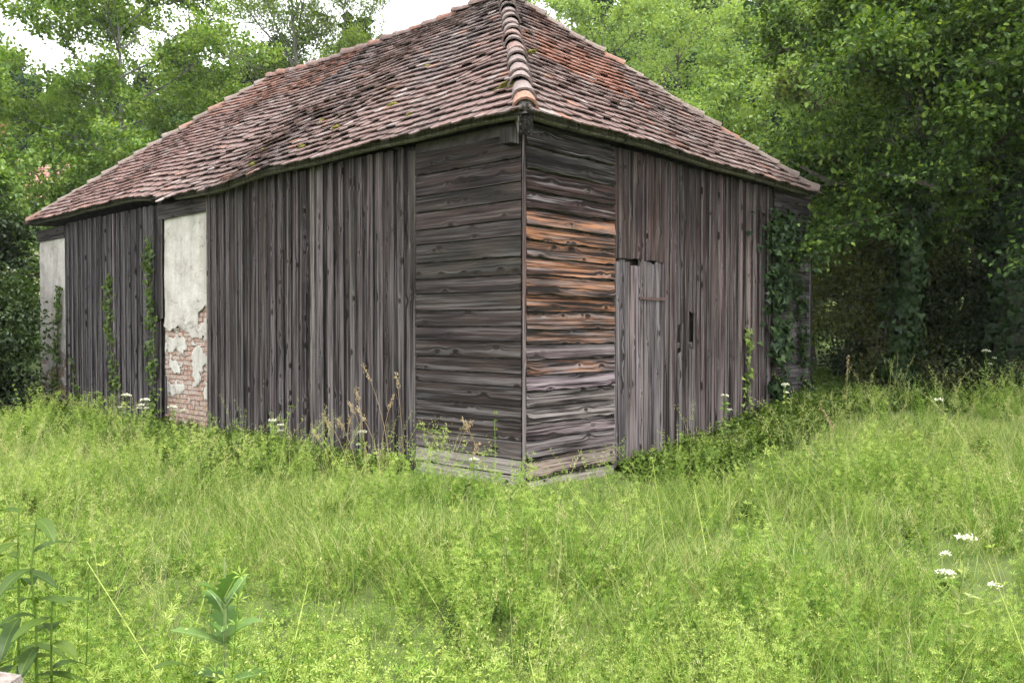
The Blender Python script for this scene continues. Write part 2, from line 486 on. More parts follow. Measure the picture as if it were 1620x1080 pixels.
def plank(name, parent, p0, along, out, length, width, thick, color, warm=0.0, wav=0.004, segs=7, tilt=0.0, ends=(0.0, 0.0), seed=None, taper=0.0, worn=5):
    """a board: origin at the middle of its starting end, back face at p0; along = length direction, out = outward"""
    r = random.Random(seed if seed is not None else rng.random())
    V = []
    e1 = [r.uniform(-1, 1) for _ in range(segs + 1)]
    e2 = [r.uniform(-1, 1) for _ in range(segs + 1)]
    bow = r.uniform(-1, 1) * wav
    for i in range(segs + 1):
        f = i / segs
        z = f * length
        w = width * (1 - taper * f)
        a = -w / 2 + e1[i] * wav; b = w / 2 + e2[i] * wav
        o0 = bow * math.sin(f * 3.14)
        za = z; zb = z
        if i == 0: za += r.uniform(-1, 1) * ends[0]; zb += r.uniform(-1, 1) * ends[0]
        if i == segs: za += r.uniform(-1, 1) * ends[1]; zb += r.uniform(-1, 1) * ends[1]
        V += [(a, o0, za), (b, o0, zb), (b, o0 + thick, zb), (a, o0 + thick, za)]
    F = []
    for i in range(segs):
        k = i * 4
        for j in range(4):
            F.append((k + j, k + (j + 1) % 4, k + 4 + (j + 1) % 4, k + 4 + j))
    F += [(3, 2, 1, 0), (segs * 4, segs * 4 + 1, segs * 4 + 2, segs * 4 + 3)]
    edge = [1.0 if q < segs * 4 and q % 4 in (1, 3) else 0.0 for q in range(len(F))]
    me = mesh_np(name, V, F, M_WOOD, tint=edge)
    o = obj(name, me, parent)
    al = Vector(along).normalized(); ou = Vector(out).normalized()
    ac = ou.cross(al)
    if tilt:
        q = Matrix.Rotation(tilt, 3, al)
        ou = q @ ou; ac = q @ ac
    m = Matrix((ac, ou, al)).transposed().to_4x4()
    m.translation = Vector(p0)
    o.matrix_local = m
    o.color = (*(v * q for v, q in zip(color, (0.352, 0.340, 0.356))), warm)
    o.pass_index = worn
    return o

def var(c, r, amt=0.25):
    k = 1 + r.uniform(-amt, amt)
    return tuple(max(0.01, v * k * (1 + r.uniform(-0.05, 0.05))) for v in c)

def backing(name, lo, hi, mat=M_DARK):
    Vb, Fb = box(lo, hi)
    return obj(name, mesh_np(name, Vb, Fb, mat), barn)

GREY = (0.100, 0.089, 0.085)
UP, LX, LY = (0, 0, 1), (1, 0, 0), (0, 1, 0)
OL, OR = (-1, 0, 0), (0, -1, 0)          # outward of the left and of the right wall

def eave_sag(bx, by):
    """the old roof has sunk along the left eave and in the middle of its hips"""
    s = 0.0
    d = bx + 0.2
    s -= 0.11 * math.exp(-((by - 6.1) / 1.6) ** 2) * math.exp(-(max(d, 0) / 1.6) ** 2)
    s += 0.04 * math.exp(-((by - 9.5) / 1.6) ** 2) * math.exp(-(max(d, 0) / 1.5) ** 2)
    s -= 0.10 * math.sin(math.pi * min(max((by - 3.3) / 6.6, 0), 1)) * min(max(bx / 3.4, 0), 1) ** 2
    s += 0.010 * math.sin(by * 1.7 + bx) + 0.010 * math.sin(by * 3.1 - bx * 2.2)
    return s

# ---- left wall, corner bay of horizontal planks
wl = backing('corner_wall', (0.03, 0.05, -0.15), (0.07, 1.66, 3.68))
r = random.Random(11)
hs = [0.155, 0.165, 0.19, 0.185, 0.16, 0.20, 0.135, 0.15, 0.175, 0.155, 0.17, 0.19, 0.165, 0.18, 0.21, 0.165, 0.195, 0.18, 0.24, 0.26]
z = -0.06
for i, h in enumerate(hs):
    c = var((0.092, 0.081, 0.074), r, 0.30)
    if 10 <= i <= 15: c = var((0.098, 0.09, 0.08), r, 0.1)
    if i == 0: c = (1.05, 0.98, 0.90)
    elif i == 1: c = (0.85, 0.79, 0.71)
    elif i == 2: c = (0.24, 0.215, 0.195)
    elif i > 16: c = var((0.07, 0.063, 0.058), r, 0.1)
    plank('plank', wl, (0.0, 0.012, z + h / 2), LY, OL, 1.60, h - 0.017, 0.028, c, 0.06, 0.003, 6, tilt=0.035 + r.uniform(-0.015, 0.015), ends=(0.004, 0.008), seed=100 + i, worn=1)
    z += h
# ---- left wall, broad bay of vertical boards
wb = backing('board_wall', (0.06, 1.64, -0.15), (0.10, 6.34, 3.66))
plank('corner_board', barn, (-0.01, 1.66, -0.12), UP, OL, 3.72, 0.105, 0.034, (0.13, 0.115, 0.10), 0.0, 0.003, seed=5)
def vertical_run(parent, wall, a0, a1, zb0, zb1, zt, seed, skip=None, base=GREY, special=None):
    """alternating back boards and proud cover boards"""
    r = random.Random(seed)
    a = a0; k = 0
    while a < a1 - 0.04:
        w = r.uniform(0.10, 0.17) if k % 2 == 0 else r.uniform(0.045, 0.085)
        w = min(w, a1 - a)
        m = a + w / 2
        zb = zb0 + (zb1 - zb0) * (m - a0) / (a1 - a0) + r.uniform(-0.03, 0.03)
        proud = 0.0 if k % 2 == 0 else 0.034
        wid = w + (0.03 if k % 2 == 0 else 0.012)
        c = var(base, r, 0.35)
        q_ = r.random(); c = tuple(v * (0.5 if q_ < 0.25 else 1.7 if q_ > 0.82 else 1.0) for v in c)
        c = tuple(v * (1.55 if k % 2 else 0.78) for v in c)
        wm = 0.0
        if special: c, wm = special(m, c, r)
        if not (skip and skip(m, k, zb, c, proud, wid)):
            if wall == 'L': plank('board', parent, (0.028 - proud, m, zb), UP, OL, zt - zb, wid, 0.024, c, wm, 0.004, 7, tilt=r.uniform(-0.05, 0.05), ends=(0.03, 0.01), seed=seed * 1000 + k)
            else: plank('board', parent, (m, 0.028 - proud, zb), UP, OR, zt - zb, wid, 0.024, c, wm, 0.004, 7, tilt=r.uniform(-0.05, 0.05), ends=(0.03, 0.01), seed=seed * 1000 + k)
        a += w; k += 1
def light_board(m, c, r):
    if abs(m - 3.58) < 0.055: return (0.33, 0.30, 0.26), 0.0
    return c, 0.05
vertical_run(wb, 'L', 1.73, 6.33, -0.12, -0.1, 3.66, 21, special=light_board)
# ---- left wall, far bay of vertical boards
wb2 = backing('board_wall', (0.10, 7.86, -0.2), (0.14, 11.9, 3.62))
vertical_run(wb2, 'L', 7.95, 11.88, -0.05, -0.16, 3.60, 22, base=(0.088, 0.08, 0.084))

plank('board', wb2, (0.012, 7.90, 1.72), UP, OL, 1.9, 0.12, 0.026, (0.08, 0.07, 0.07), 0, 0.004, 6, ends=(0.08, 0.01), seed=2299)
# ---- plaster piers with bare brick
def pier(y0, y1, ztop, edge, xs, seed, curl=True):
    p = obj('brick_pier', mesh_np('brick_pier', *box((xs + 0.03, y0, -0.25), (xs + 0.32, y1, ztop)), M_MORTAR), barn)
    rr = random.Random(seed)
    bm = mesh_np('brick', *box((-0.02, -0.119, -0.031), (0.06, 0.119, 0.031)), M_BRICK)
    bm2 = mesh_np('brick', *box((-0.02, -0.055, -0.031), (0.06, 0.055, 0.031)), M_BRICK)
    z = -0.1; row = 0
    while z < edge(0.5 * (y0 + y1)) + 0.35:
        y = y0 + 0.004 + (0.0 if row % 2 == 0 else -0.125)
        while y < y1 - 0.03:
            ya, yb = max(y, y0), min(y + 0.238, y1)
            if yb - ya > 0.05:
                full = yb - ya > 0.2
                b = obj('brick', bm if full else bm2, p)
                b.location = (xs + 0.022 + rr.uniform(-0.006, 0.008) - (0.012 if z < 0.35 else 0), (ya + yb) / 2, z)
                b.rotation_euler = (rr.uniform(-0.02, 0.02), rr.uniform(-0.03, 0.03), rr.uniform(-0.03, 0.03))
                if not full: b.scale.y = (yb - ya) / 0.115
            y += 0.25
        z += 0.076; row += 1
    # the plaster coat: thick above, in loose scraps below
    st = 0.02
    ny_, nz_ = int((y1 - y0) / st), int((ztop + 0.12) / st)
    V = []; keep = []
    for k in range(nz_ + 1):
        for j in range(ny_ + 1):
            y = y0 + j * st; z = -0.1 + k * st
            e = edge(y)
            d = 0.012 * fbm(y, z, seed, 2.0, 3) + 0.004 * fbm(y, z, seed, 12.0, 2)
            lift = 0.05 * math.exp(-max(z - e, 0) / 0.07) if (curl and z > e - 0.02) else 0.0
            thin = 0.012 if z < e else 0.0
            V.append((xs - d - lift * max(0.0, fbm(y, 0, seed + 3, 3.0, 2) + 0.35) - (0.010 if z < e else 0.016), y, z))
    for k in range(nz_):
        for j in range(ny_):
            y = y0 + (j + 0.5) * st; z = -0.1 + (k + 0.5) * st
            e = edge(y)
            if z > e: ok = True
            else:
                q_ = (e - z) / max(e - 0.35, 0.1)
                ok = fbm(y, z * 1.6, seed + 9, 2.6, 5) > -0.10 + 0.30 * q_
                if z < 0.33 + 0.12 * math.sin(y * 9): ok = fbm(y, z * 1.6, seed + 9, 2.6, 5) > 0.55
            if ok:
                q = k * (ny_ + 1) + j
                keep.append((q, q + ny_ + 1, q + ny_ + 2, q + 1))
    me = mesh_np('plaster', V, keep, M_PLASTER, smooth=True)
    po = obj('plaster', me, p)
    so = po.modifiers.new('thickness', 'SOLIDIFY'); so.thickness = 0.012; so.offset = -1
    return p
def edge_near(y):
    return 1.66 + 0.22 * fbm(y, 0.3, 1, 1.6, 4) + (0.28 if 6.42 < y < 6.72 else 0.0)
def edge_far(y): return 1.15 + 0.3 * fbm(y, 0.9, 4, 1.4, 4)
p1 = pier(6.36, 7.84, 3.34, edge_near, 0.05, 31)
p2 = pier(11.92, LW, 3.36, edge_far, 0.03, 37)
for (ya, yb) in ((6.33, 7.9), (11.86, LW + 0.02)):
    plank('lintel', barn, (0.02, ya, 3.46), LY, OL, yb - ya, 0.22, 0.05, (0.11, 0.10, 0.09), 0, 0.006, seed=int(ya * 10))
plank('loose_batten', barn, (0.0, 7.70, 0.20), UP, OL, 0.62, 0.05, 0.02, (0.05, 0.045, 0.045), 0, 0.004, seed=88)

# ---- right wall, corner bay of rough lapped planks
wr = backing('corner_wall', (0.075, 0.03, -0.15), (1.53, 0.07, 3.68))
r = random.Random(12)
hs = [0.20, 0.19, 0.16, 0.17, 0.16, 0.165, 0.155, 0.16, 0.15, 0.19, 0.17, 0.20, 0.175, 0.17, 0.155, 0.17, 0.175, 0.22, 0.23, 0.22]
z = 0.06
for i, h in enumerate(hs):
    warm = 0.0
    zm = z + h / 2
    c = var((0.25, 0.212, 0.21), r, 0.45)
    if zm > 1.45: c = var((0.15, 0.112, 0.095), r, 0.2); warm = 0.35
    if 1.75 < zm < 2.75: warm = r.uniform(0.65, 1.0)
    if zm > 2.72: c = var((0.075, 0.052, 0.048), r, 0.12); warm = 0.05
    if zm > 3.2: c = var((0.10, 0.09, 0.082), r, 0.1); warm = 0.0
    if i == 0: c = (0.48, 0.39, 0.32)
    if i == 6: warm = 0.6
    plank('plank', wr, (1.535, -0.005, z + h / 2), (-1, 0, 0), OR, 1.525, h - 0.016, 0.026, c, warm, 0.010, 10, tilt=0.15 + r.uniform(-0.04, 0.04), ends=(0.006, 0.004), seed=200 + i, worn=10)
    z += h
plank('sill_beam', wr, (1.53, 0.0, -0.04), (-1, 0, 0), OR, 1.50, 0.15, 0.02, (0.8, 0.74, 0.66), 0, 0.004, seed=300)
plank('corner_strip', barn, (-0.004, -0.012, -0.1), UP, (-1, -1, 0), 3.72, 0.036, 0.03, (0.13, 0.10, 0.095), 0.1, 0.002, 10, seed=301)

# ---- right wall, vertical boards, a plank door, a broken board
wv = backing('board_wall', (1.53, 0.12, -0.15), (5.60, 0.16, 3.66))
def upper_brown(m, c, r): return tuple(v * q for v, q in zip(c, (1.08, 0.96, 0.94))), 0.05
# boards over the door
r = random.Random(41)
a = 1.56; k = 0
while a < 2.58:
    w = r.uniform(0.09, 0.16); w = min(w, 2.60 - a + 0.02); m = a + w / 2
    plank('board', wv, (m, 0.028 - (0.024 if k % 2 else 0), 2.40 + r.uniform(-0.01, 0.01)), UP, OR, 1.26, w + 0.03, 0.024, var((0.092, 0.076, 0.074), r, 0.25), 0.1, 0.004, 6, ends=(0.012, 0.01), seed=400 + k)
    a += w; k += 1
UB = (0.108, 0.094, 0.094)
vertical_run(wv, 'R', 2.60, 2.95, 0.10, 0.14, 3.66, 42, special=upper_brown, base=UB)
vertical_run(wv, 'R', 3.07, 3.21, 0.15, 0.17, 3.66, 44, special=upper_brown, base=UB)
vertical_run(wv, 'R', 3.385, 5.58, 0.12, 0.30, 3.66, 45, special=upper_brown, base=UB)
for (m_, w_, top, gap) in ((3.015, 0.09, 1.28, 0.34), (3.30, 0.12, 1.30, 0.42)):      # snapped boards leave dark slots
    plank('board', wv, (m_, 0.032, 0.13), UP, OR, top - 0.13, w_, 0.022, (0.20, 0.185, 0.18), 0, 0.005, 7, ends=(0.02, 0.04), seed=int(m_ * 1000))
    plank('board', wv, (m_, 0.022, top + gap), UP, OR, 3.66 - top - gap, w_ + 0.03, 0.022, (0.085, 0.072, 0.07), 0, 0.004, 7, ends=(0.09, 0.01), seed=int(m_ * 1000) + 1)
plank('rail', wv, (2.9, 0.075, 1.37), LX, OR, 0.66, 0.075, 0.03, (0.19, 0.175, 0.17), 0, 0.003, seed=421)
# door
door = obj('door', mesh_np('door', *box((1.58, 0.042, 0.02), (2.59, 0.052, 2.33)), M_DARK), barn)
door['label'] = 'narrow grey plank door'
a = 1.575; k = 0; r = random.Random(43)
while a < 2.55:
    w = r.uniform(0.085, 0.135)
    if a + w > 2.52: w = 2.59 - a
    m = a + w / 2
    c = var((0.23, 0.21, 0.212), r, 0.3)
    plank('board', door, (m, 0.02 + r.uniform(-0.006, 0.006), 0.02 + r.uniform(-0.03, 0.05)), UP, OR, 2.33, w - 0.004, 0.026, c, 0.15 if k == 3 else 0.0, 0.003, 7, ends=(0.03, 0.008), seed=430 + k)
    a += w; k += 1
h = Geo()
h.add(*box((2.05, -0.022, 1.93), (2.62, -0.010, 1.965)))
for q in (2.1, 2.3, 2.5): h.add(*box((q, -0.028, 1.94), (q + 0.02, -0.0215, 1.955)))
hm = h.build('hinge_strap', M_IRON, door)
plank('door_post', barn, (1.555, 0.0, 0.0), UP, OR, 2.36, 0.045, 0.02, (0.15, 0.135, 0.13), 0, 0.002, seed=440)
# ---- right wall, far corner bay of horizontal planks
wf = backing('corner_wall', (5.60, 0.03, -0.15), (WW, 0.07, 3.62))
r = random.Random(13); z = 0.2; i = 0
while z < 3.55:
    h = r.uniform(0.15, 0.20)
    plank('plank', wf, (WW, 0.0, z + h / 2), (-1, 0, 0), OR, WW - 5.62, h - 0.006, 0.026, var((0.15, 0.135, 0.135), r, 0.25), 0, 0.004, 5, tilt=0.06, seed=500 + i)
    z += h; i += 1
plank('corner_strip', barn, (WW, -0.01, 0.2), UP, OR, 3.4, 0.06, 0.03, (0.09, 0.08, 0.078), 0, 0.003, seed=520)
# ---- the two walls behind
for (lo, hi) in (((WW - 0.05, 0.08, -0.2), (WW - 0.005, LW, 3.6)), ((0.40, LW - 0.05, -0.2), (WW - 0.06, LW - 0.005, 3.6))):
    backing('rear_wall', lo, hi, M_DARK)

# ------------------------------------------------------------------ roof
E = 0.27
X0, X1, Y0, Y1 = -E, WW - 0.30, -E, LW - 0.12
HALF = (X1 - X0) / 2
ZE, ZR = 3.70, 6.68
PT = (ZR - ZE) / HALF
SL = math.hypot(1, PT)
SLOPE = HALF * SL
def roof_pt(side, t, d):
    """point on a slope: t along the eave (local coordinate), d plan distance in from the eave"""
    if side == 'L': x, y = X0 + d, t
    elif side == 'R': x, y = t, Y0 + d
    elif side == 'B': x, y = X1 - d, t
    else: x, y = t, Y1 - d
    return Vector((x, y, ZE + PT * d + eave_sag(x, y)))
# deck under the tiles
def deck():
    V = []; F = []
    for side, (t0, t1) in (('L', (Y0, Y1)), ('R', (X0, X1)), ('B', (Y0, Y1)), ('F', (X0, X1))):
        nt_, nd_ = 40, 14
        b = len(V)
        for j in range(nd_ + 1):
            d = 0.02 + (HALF - 0.02) * j / nd_
            for i in range(nt_ + 1):
                t = t0 + d + (t1 - t0 - 2 * d) * i / nt_
                p = roof_pt(side, t, d); V.append((p.x, p.y, p.z - 0.045))
        for j in range(nd_):
            for i in range(nt_):
                q = b + j * (nt_ + 1) + i
                f = (q, q + 1, q + nt_ + 2, q + nt_ + 1)
                F.append(f if side in 'RB' else f[::-1])
    return V, F
roof = obj('roof', mesh_np('roof', *deck(), M_DARK), barn)

TILE_W, EXPO, TLEN, TTH = 0.165, 0.158, 0.25, 0.016
ARC = [(-0.5, 0.03), (-0.36, 0.010), (-0.13, 0.0), (0.13, 0.0), (0.36, 0.010), (0.5, 0.03)]
def tile_tone(side, x, y, d, r):
    """clay tones: brown-pink, a dark lichened field above, brick red repairs"""
    n = fbm(x, y, 1.7, 0.55, 3); n2 = fbm(x, y, 8.1, 1.4, 2)
    base = np.array([0.168, 0.112, 0.102])
    if side == 'L':
        red = sstep(6.5, 9.5, y) * 0.75
        base = base * (1 - red) + np.array([0.188, 0.108, 0.096]) * red
        dk = sstep(-0.12, 0.4, n + 0.25 * sstep(0.8, 2.6, d) - 0.15) * (1 - sstep(7.0, 8.5, y)) * 0.75
        base = base * (1 - dk) + np.array([0.098, 0.078, 0.077]) * dk
        if y > 6.3 and d > 2.3 and n2 > -0.15: base = np.array([0.205, 0.105, 0.082])
    else:
        # a band of younger orange tiles across the upper part
        t = x - X0; band = t - d
        if d > 0.9 and 0.45 < band < 2.3 - 0.25 * d + 0.5 and n2 > -0.45 and d > 1.5 - 0.25 * band:
            base = np.array([0.245, 0.115, 0.082])
        dk = sstep(-0.2, 0.3, n + (0.3 if band < 0.55 else -0.1)) * 0.6
        base = base * (1 - dk) + np.array([0.095, 0.076, 0.076]) * dk
    q = r.random()
    if q < 0.025: base = np.array([0.24, 0.13, 0.095])
    elif q < 0.10: base = base * 0.65
    elif q < 0.15: base = np.array([0.25, 0.205, 0.195])
    return base * r.uniform(0.85, 1.17)

def make_tile(side, t, d, r, slip=0.0):
    """one tile with a rounded lower end; returns verts and faces in barn coordinates"""
    w = TILE_W - 0.004 + r.uniform(-0.004, 0.003)
    t0, t1 = (Y0, Y1) if side in 'LB' else (X0, X1)
    yaw = r.gauss(0, 0.03); lift = 0.037 + abs(r.gauss(0, 0.010)); dd = r.gauss(0, 0.012) + slip
    if side == 'L' and d < 1.6 and 3.0 < t < 7.6: yaw += r.gauss(0, 0.05); lift += abs(r.gauss(0, 0.012)); dd += r.gauss(0, 0.02)
    e = 0.02
    pa = roof_pt(side, t - e, d); pb = roof_pt(side, t + e, d); pu = roof_pt(side, t, d + e)
    ta = (pb - pa).normalized(); ua = (pu - roof_pt(side, t, d)).normalized()
    nn = ta.cross(ua).normalized()
    if nn.z < 0: nn = -nn
    out = []
    pts = [(a * w, b) for a, b in ARC] + [(0.5 * w, TLEN), (-0.5 * w, TLEN)]
    for lay in (0, 1):
        for (a, b) in pts:
            a2 = a + (b - TLEN) * yaw
            dv = d + (b - dd) / SL
            tv = t + a2
            m = 0.015
            lo, hi = t0 + max(dv, 0) + m, t1 - max(dv, 0) - m
            tv = min(max(tv, lo), hi) if hi > lo else (lo + hi) / 2
            p = roof_pt(side, tv, dv)
            hgt = -0.012 + lift * (1 - b / TLEN) + (TTH if lay == 0 else 0.0) - 0.25 * abs(yaw) * a
            q = p + nn * hgt
            out.append(q)
    k = len(pts)
    F3 = [[(0, 1, 2, 3, 4, 5, 6, 7), tuple(range(k + 7, k - 1, -1))]]
    quads = [(i, (i + 1) % k, k + (i + 1) % k, k + i) for i in range(k)]
    quads = [q[::-1] for q in quads]
    top = [(0, 1, 6 + 0, 7), (1, 2, 3, 6), (3, 4, 5, 6)]
    bot = [(k + 7, k + 6, k + 1, k), (k + 6, k + 3, k + 2, k + 1), (k + 6, k + 5, k + 4, k + 3)]
    fl = top + quads
    if ta.cross(ua).z < 0: fl = [q[::-1] for q in fl]
    return [tuple(q) for q in out], fl

camb = Vector((*[float(v) for v in barn_xy(0, 0)], 1.6))
allt = []
r = random.Random(77)
for side in 'LRBF':
    t0, t1 = (Y0, Y1) if side in 'LB' else (X0, X1)
    nc = int((SLOPE - 0.05) / EXPO)
    for c in range(nc + 1):
        d = (-0.06 + c * EXPO) / SL
        a = t0 + max(d, 0) - (0.0 if c % 2 else TILE_W / 2)
        while a < t1 - max(d, 0) + TILE_W * 0.6:
            if side in 'LR' and r.random() < 0.012 and c > 0: slip = r.uniform(0.03, 0.09)
            else: slip = 0.0
            V, F = make_tile(side, a, d, r, slip)
            p = roof_pt(side, a, d)
            V0 = np.array(V)
            if np.ptp(V0[:8, 0 if side in 'RF' else 1]) > 0.03:
                tone = tile_tone(side, p.x, p.y, max(d, 0), r)
                dist = (p - camb).length
                allt.append((dist if side in 'LR' else 99 + dist, V0, F, tone))
            a += TILE_W
allt.sort(key=lambda q: q[0])
for dist, V, F, tone in allt[:300]:
    obj('tile', mesh_np('tile', V, F, M_TILE, col=np.tile(tone, (len(F), 1))), roof)
Vs, Fs, Cs, n = [], [], [], 0
for dist, V, F, tone in allt[300:]:
    Vs.append(V); Fs.append(np.array(F) + n); Cs.append(np.tile(tone, (len(F), 1))); n += len(V)
tf = obj('tile_field', mesh_np('tile_field', np.concatenate(Vs), np.concatenate(Fs), M_TILE, col=np.concatenate(Cs)), roof)
tf['kind'] = 'stuff'

# hip and ridge tiles: half-round, tapering, each overlapping the next one down
def cap_tile(p, q, r0, r1, tone, open_end=False, seed=0):
    rr = random.Random(seed)
    p, q = Vector(p), Vector(q)
    d = (q - p).normalized()
    s = d.cross(Vector((0, 0, 1))).normalized(); u = s.cross(d)
    roll = rr.gauss(0, 0.10); V = []; nseg, na = 3, 9
    for lay in (0, 1):
        for i in range(nseg + 1):
            f = i / nseg
            c = p.lerp(q, f); rad = (r0 + (r1 - r0) * f) - (0.018 if lay else 0)
            if i == 0 and lay == 0: rad += 0.006
            for k in range(na + 1):
                a = math.pi * (k / na) * 1.04 - 0.03 + roll
                V.append(c + s * (rad * math.cos(a)) + u * (rad * 0.92 * math.sin(a) - 0.055 + 0.012 * rr.uniform(-1, 1) * (lay == 0) * 0.4))
    m = (nseg + 1) * (na + 1)
    F = []
    for i in range(nseg):
        for k in range(na):
            a = i * (na + 1) + k
            F.append((a, a + 1, a + na + 2, a + na + 1))
            F.append((m + a + na + 1, m + a + na + 2, m + a + 1, m + a))
    for k in range(na):
        F.append((m + k, m + k + 1, k + 1, k))
        a = nseg * (na + 1) + k
        F.append((a, a + 1, m + a + 1, m + a))
    for i in range(nseg):
        a = i * (na + 1); b = a + na
        F.append((a, a + na + 1, m + a + na + 1, m + a)); F.append((m + b, m + b + na + 1, b + na + 1, b))
    return obj('ridge_tile', mesh_np('ridge_tile', [tuple(v) for v in V], F, M_TILE, col=np.tile(tone, (len(F), 1)), smooth=False), roof)

APEX0 = Vector((X0 + HALF, Y0 + HALF, 0)); APEX1 = Vector((X0 + HALF, Y1 - HALF, 0))
def rp(x, y):
    d = min(x - X0, X1 - x, y - Y0, Y1 - y)
    return Vector((x, y, ZE + PT * d + eave_sag(x, y)))
def cap_run(a, b, step, rad, seed, tones):
    L_ = (Vector((b[0], b[1])) - Vector((a[0], a[1]))).length
    pa, pb = rp(*a), rp(*b)
    Ls = (pb - pa).length; n = max(1, int(round(Ls / step)))
    rr = random.Random(seed)
    for i in range(n):
        f0, f1 = i / n, min((i + 1.22) / n, 1.0)
        P = rp(a[0] + (b[0] - a[0]) * f0, a[1] + (b[1] - a[1]) * f0) + Vector((rr.gauss(0, 0.014), rr.gauss(0, 0.014), 0.045 + rr.gauss(0, 0.010)))
        Q = rp(a[0] + (b[0] - a[0]) * f1, a[1] + (b[1] - a[1]) * f1) + Vector((0, 0, 0.02))
        cap_tile(P, Q, rad * rr.uniform(0.96, 1.05), rad * 0.82, np.array(tones(i, rr)) * rr.uniform(0.85, 1.15), seed=seed * 100 + i)
def grey_tone(i, rr): return (0.17, 0.115, 0.105) if rr.random() < 0.75 else (0.24, 0.13, 0.10)
def hip_tone(i, rr): return (0.32, 0.17, 0.12) if i == 0 else ((0.19, 0.15, 0.142) if rr.random() < 0.8 else (0.20, 0.135, 0.12))
def mixed_tone(i, rr): return (0.25, 0.145, 0.11) if rr.random() < 0.2 else (0.20, 0.16, 0.14)
cap_run((X0 + 0.03, Y0 + 0.03), (APEX0.x, APEX0.y), 0.33, 0.126, 1, hip_tone)
cap_run((X1 - 0.03, Y0 + 0.03), (APEX0.x, APEX0.y), 0.36, 0.115, 2, mixed_tone)
cap_run((X0 + 0.03, Y1 - 0.03), (APEX1.x, APEX1.y), 0.36, 0.115, 3, mixed_tone)
cap_run((X1 - 0.03, Y1 - 0.03), (APEX1.x, APEX1.y), 0.36, 0.13, 4, grey_tone)
cap_run((APEX1.x, APEX1.y), (APEX0.x, APEX0.y), 0.36, 0.12, 5, grey_tone)
# mortar plug under the lowest hip tile
pm = rp(X0 + 0.08, Y0 + 0.08)
g = Geo()
rr = np.random.default_rng(5)
u_, v_ = np.meshgrid(np.linspace(0, 2 * math.pi, 11)[:-1], np.linspace(0.05, math.pi - 0.05, 7))
Vp = np.stack([np.cos(u_) * np.sin(v_), np.sin(u_) * np.sin(v_), np.cos(v_)], -1).reshape(-1, 3) * np.array([0.10, 0.10, 0.07]) * (1 + 0.16 * rr.standard_normal((70, 1)))
Fp = np.array([(i * 10 + j, i * 10 + (j + 1) % 10, (i + 1) * 10 + (j + 1) % 10, (i + 1) * 10 + j) for i in range(6) for j in range(10)])
g.add(Vp + np.array([pm.x + 0.03, pm.y + 0.03, pm.z + 0.01]), Fp)
g.build('mortar_plug', M_PLUG, roof)
# a slipped tile hanging off the eave
V, F = make_tile('L', 7.05, -0.06, random.Random(3), 0.13)
sl = obj('slipped_tile', mesh_np('slipped_tile', V, F, M_TILE, col=np.tile([0.34, 0.28, 0.26], (len(F), 1))), roof)
# moss cushions
rr = random.Random(91)
for (t, d, s) in ((0.35, 0.42, 0.11), (0.62, 1.1, 0.05), (2.6, 0.75, 0.07), (3.5, 0.55, 0.08), (3.9, 0.3, 0.07), (4.3, 0.9, 0.06), (2.9, 1.6, 0.05), (4.9, 0.2, 0.08), (5.3, 0.6, 0.06), (3.2, 1.2, 0.05), (1.9, 0.4, 0.05)):
    p = roof_pt('L', t, d)
    q = np.random.default_rng(int(t * 100))
    Vm = np.stack([np.cos(u_) * np.sin(v_), np.sin(u_) * np.sin(v_), np.cos(v_)], -1).reshape(-1, 3) * np.array([0.8, 1.3, 0.45]) * s * (1 + 0.22 * q.standard_normal((70, 1)))
    obj('moss', mesh_np('moss', Vm + np.array([p.x, p.y, p.z + 0.03]), Fp, M_MOSS), roof)

# ---- eaves: pole plates, rafter feet, corner bracket
def eave_beam(side, t0, t1, seed):
    nseg = 14; V = []
    for i in range(nseg + 1):
        t = t0 + (t1 - t0) * i / nseg
        p = roof_pt(side, t, 0.10); z = p.z - 0.055
        o2 = Vector((-1, 0, 0)) if side == 'L' else Vector((0, -1, 0))
        q = p.copy(); q.z = z
        for (a, b) in ((0.0, 0.0), (0.05, -0.005), (0.05, -0.075), (0.0, -0.085)):
            w = q + o2 * a; V.append((w.x, w.y, w.z + b))
    F = []
    for i in range(nseg):
        for j in range(4):
            f = (i * 4 + j, i * 4 + (j + 1) % 4, i * 4 + 4 + (j + 1) % 4, i * 4 + 4 + j); F.append(f)
    F += [(0, 1, 2, 3), (nseg * 4 + 3, nseg * 4 + 2, nseg * 4 + 1, nseg * 4)]
    o = obj('eave_beam', mesh_np('eave_beam', V, F, M_WOOD), roof)
    o.color = (0.125, 0.12, 0.088, 0)
eave_beam('L', Y0 + 0.12, 6.95, 1)
eave_beam('L', 7.75, Y1 - 0.2, 2)
eave_beam('R', X0 + 0.12, X1 - 0.2, 3)
for side, ts in (('L', (1.62, 2.6, 3.6, 4.6, 5.6, 6.5, 7.4, 8.5, 9.6, 10.7, 11.8)), ('R', (1.2, 1.95, 2.9, 3.9, 4.8, 5.7))):
    for t in ts:
        a = roof_pt(side, t, 0.14); b = roof_pt(side, t, 0.80)
        a.z -= 0.15; b.z -= 0.15
        ou = Vector((0, 0, 1))
        dr = (b - a).normalized()
        ac = Vector((0, 1, 0)) if side == 'L' else Vector((1, 0, 0))
        ou = dr.cross(ac); ou = ou if ou.z > 0 else -ou
        plank('rafter', roof, a, dr, ou, 0.85, 0.09, 0.08, (0.06, 0.055, 0.048), 0, 0.003, 3, seed=int(t * 77))
a = rp(X0 + 0.10, Y0 + 0.10); b = rp(X0 + 0.9, Y0 + 0.9)
a.z -= 0.30; b.z -= 0.28
plank('hip_rafter', roof, a, (b - a), Vector((-1, -1, 3)), 1.1, 0.14, 0.18, (0.075, 0.07, 0.06), 0, 0.003, 3, seed=9)
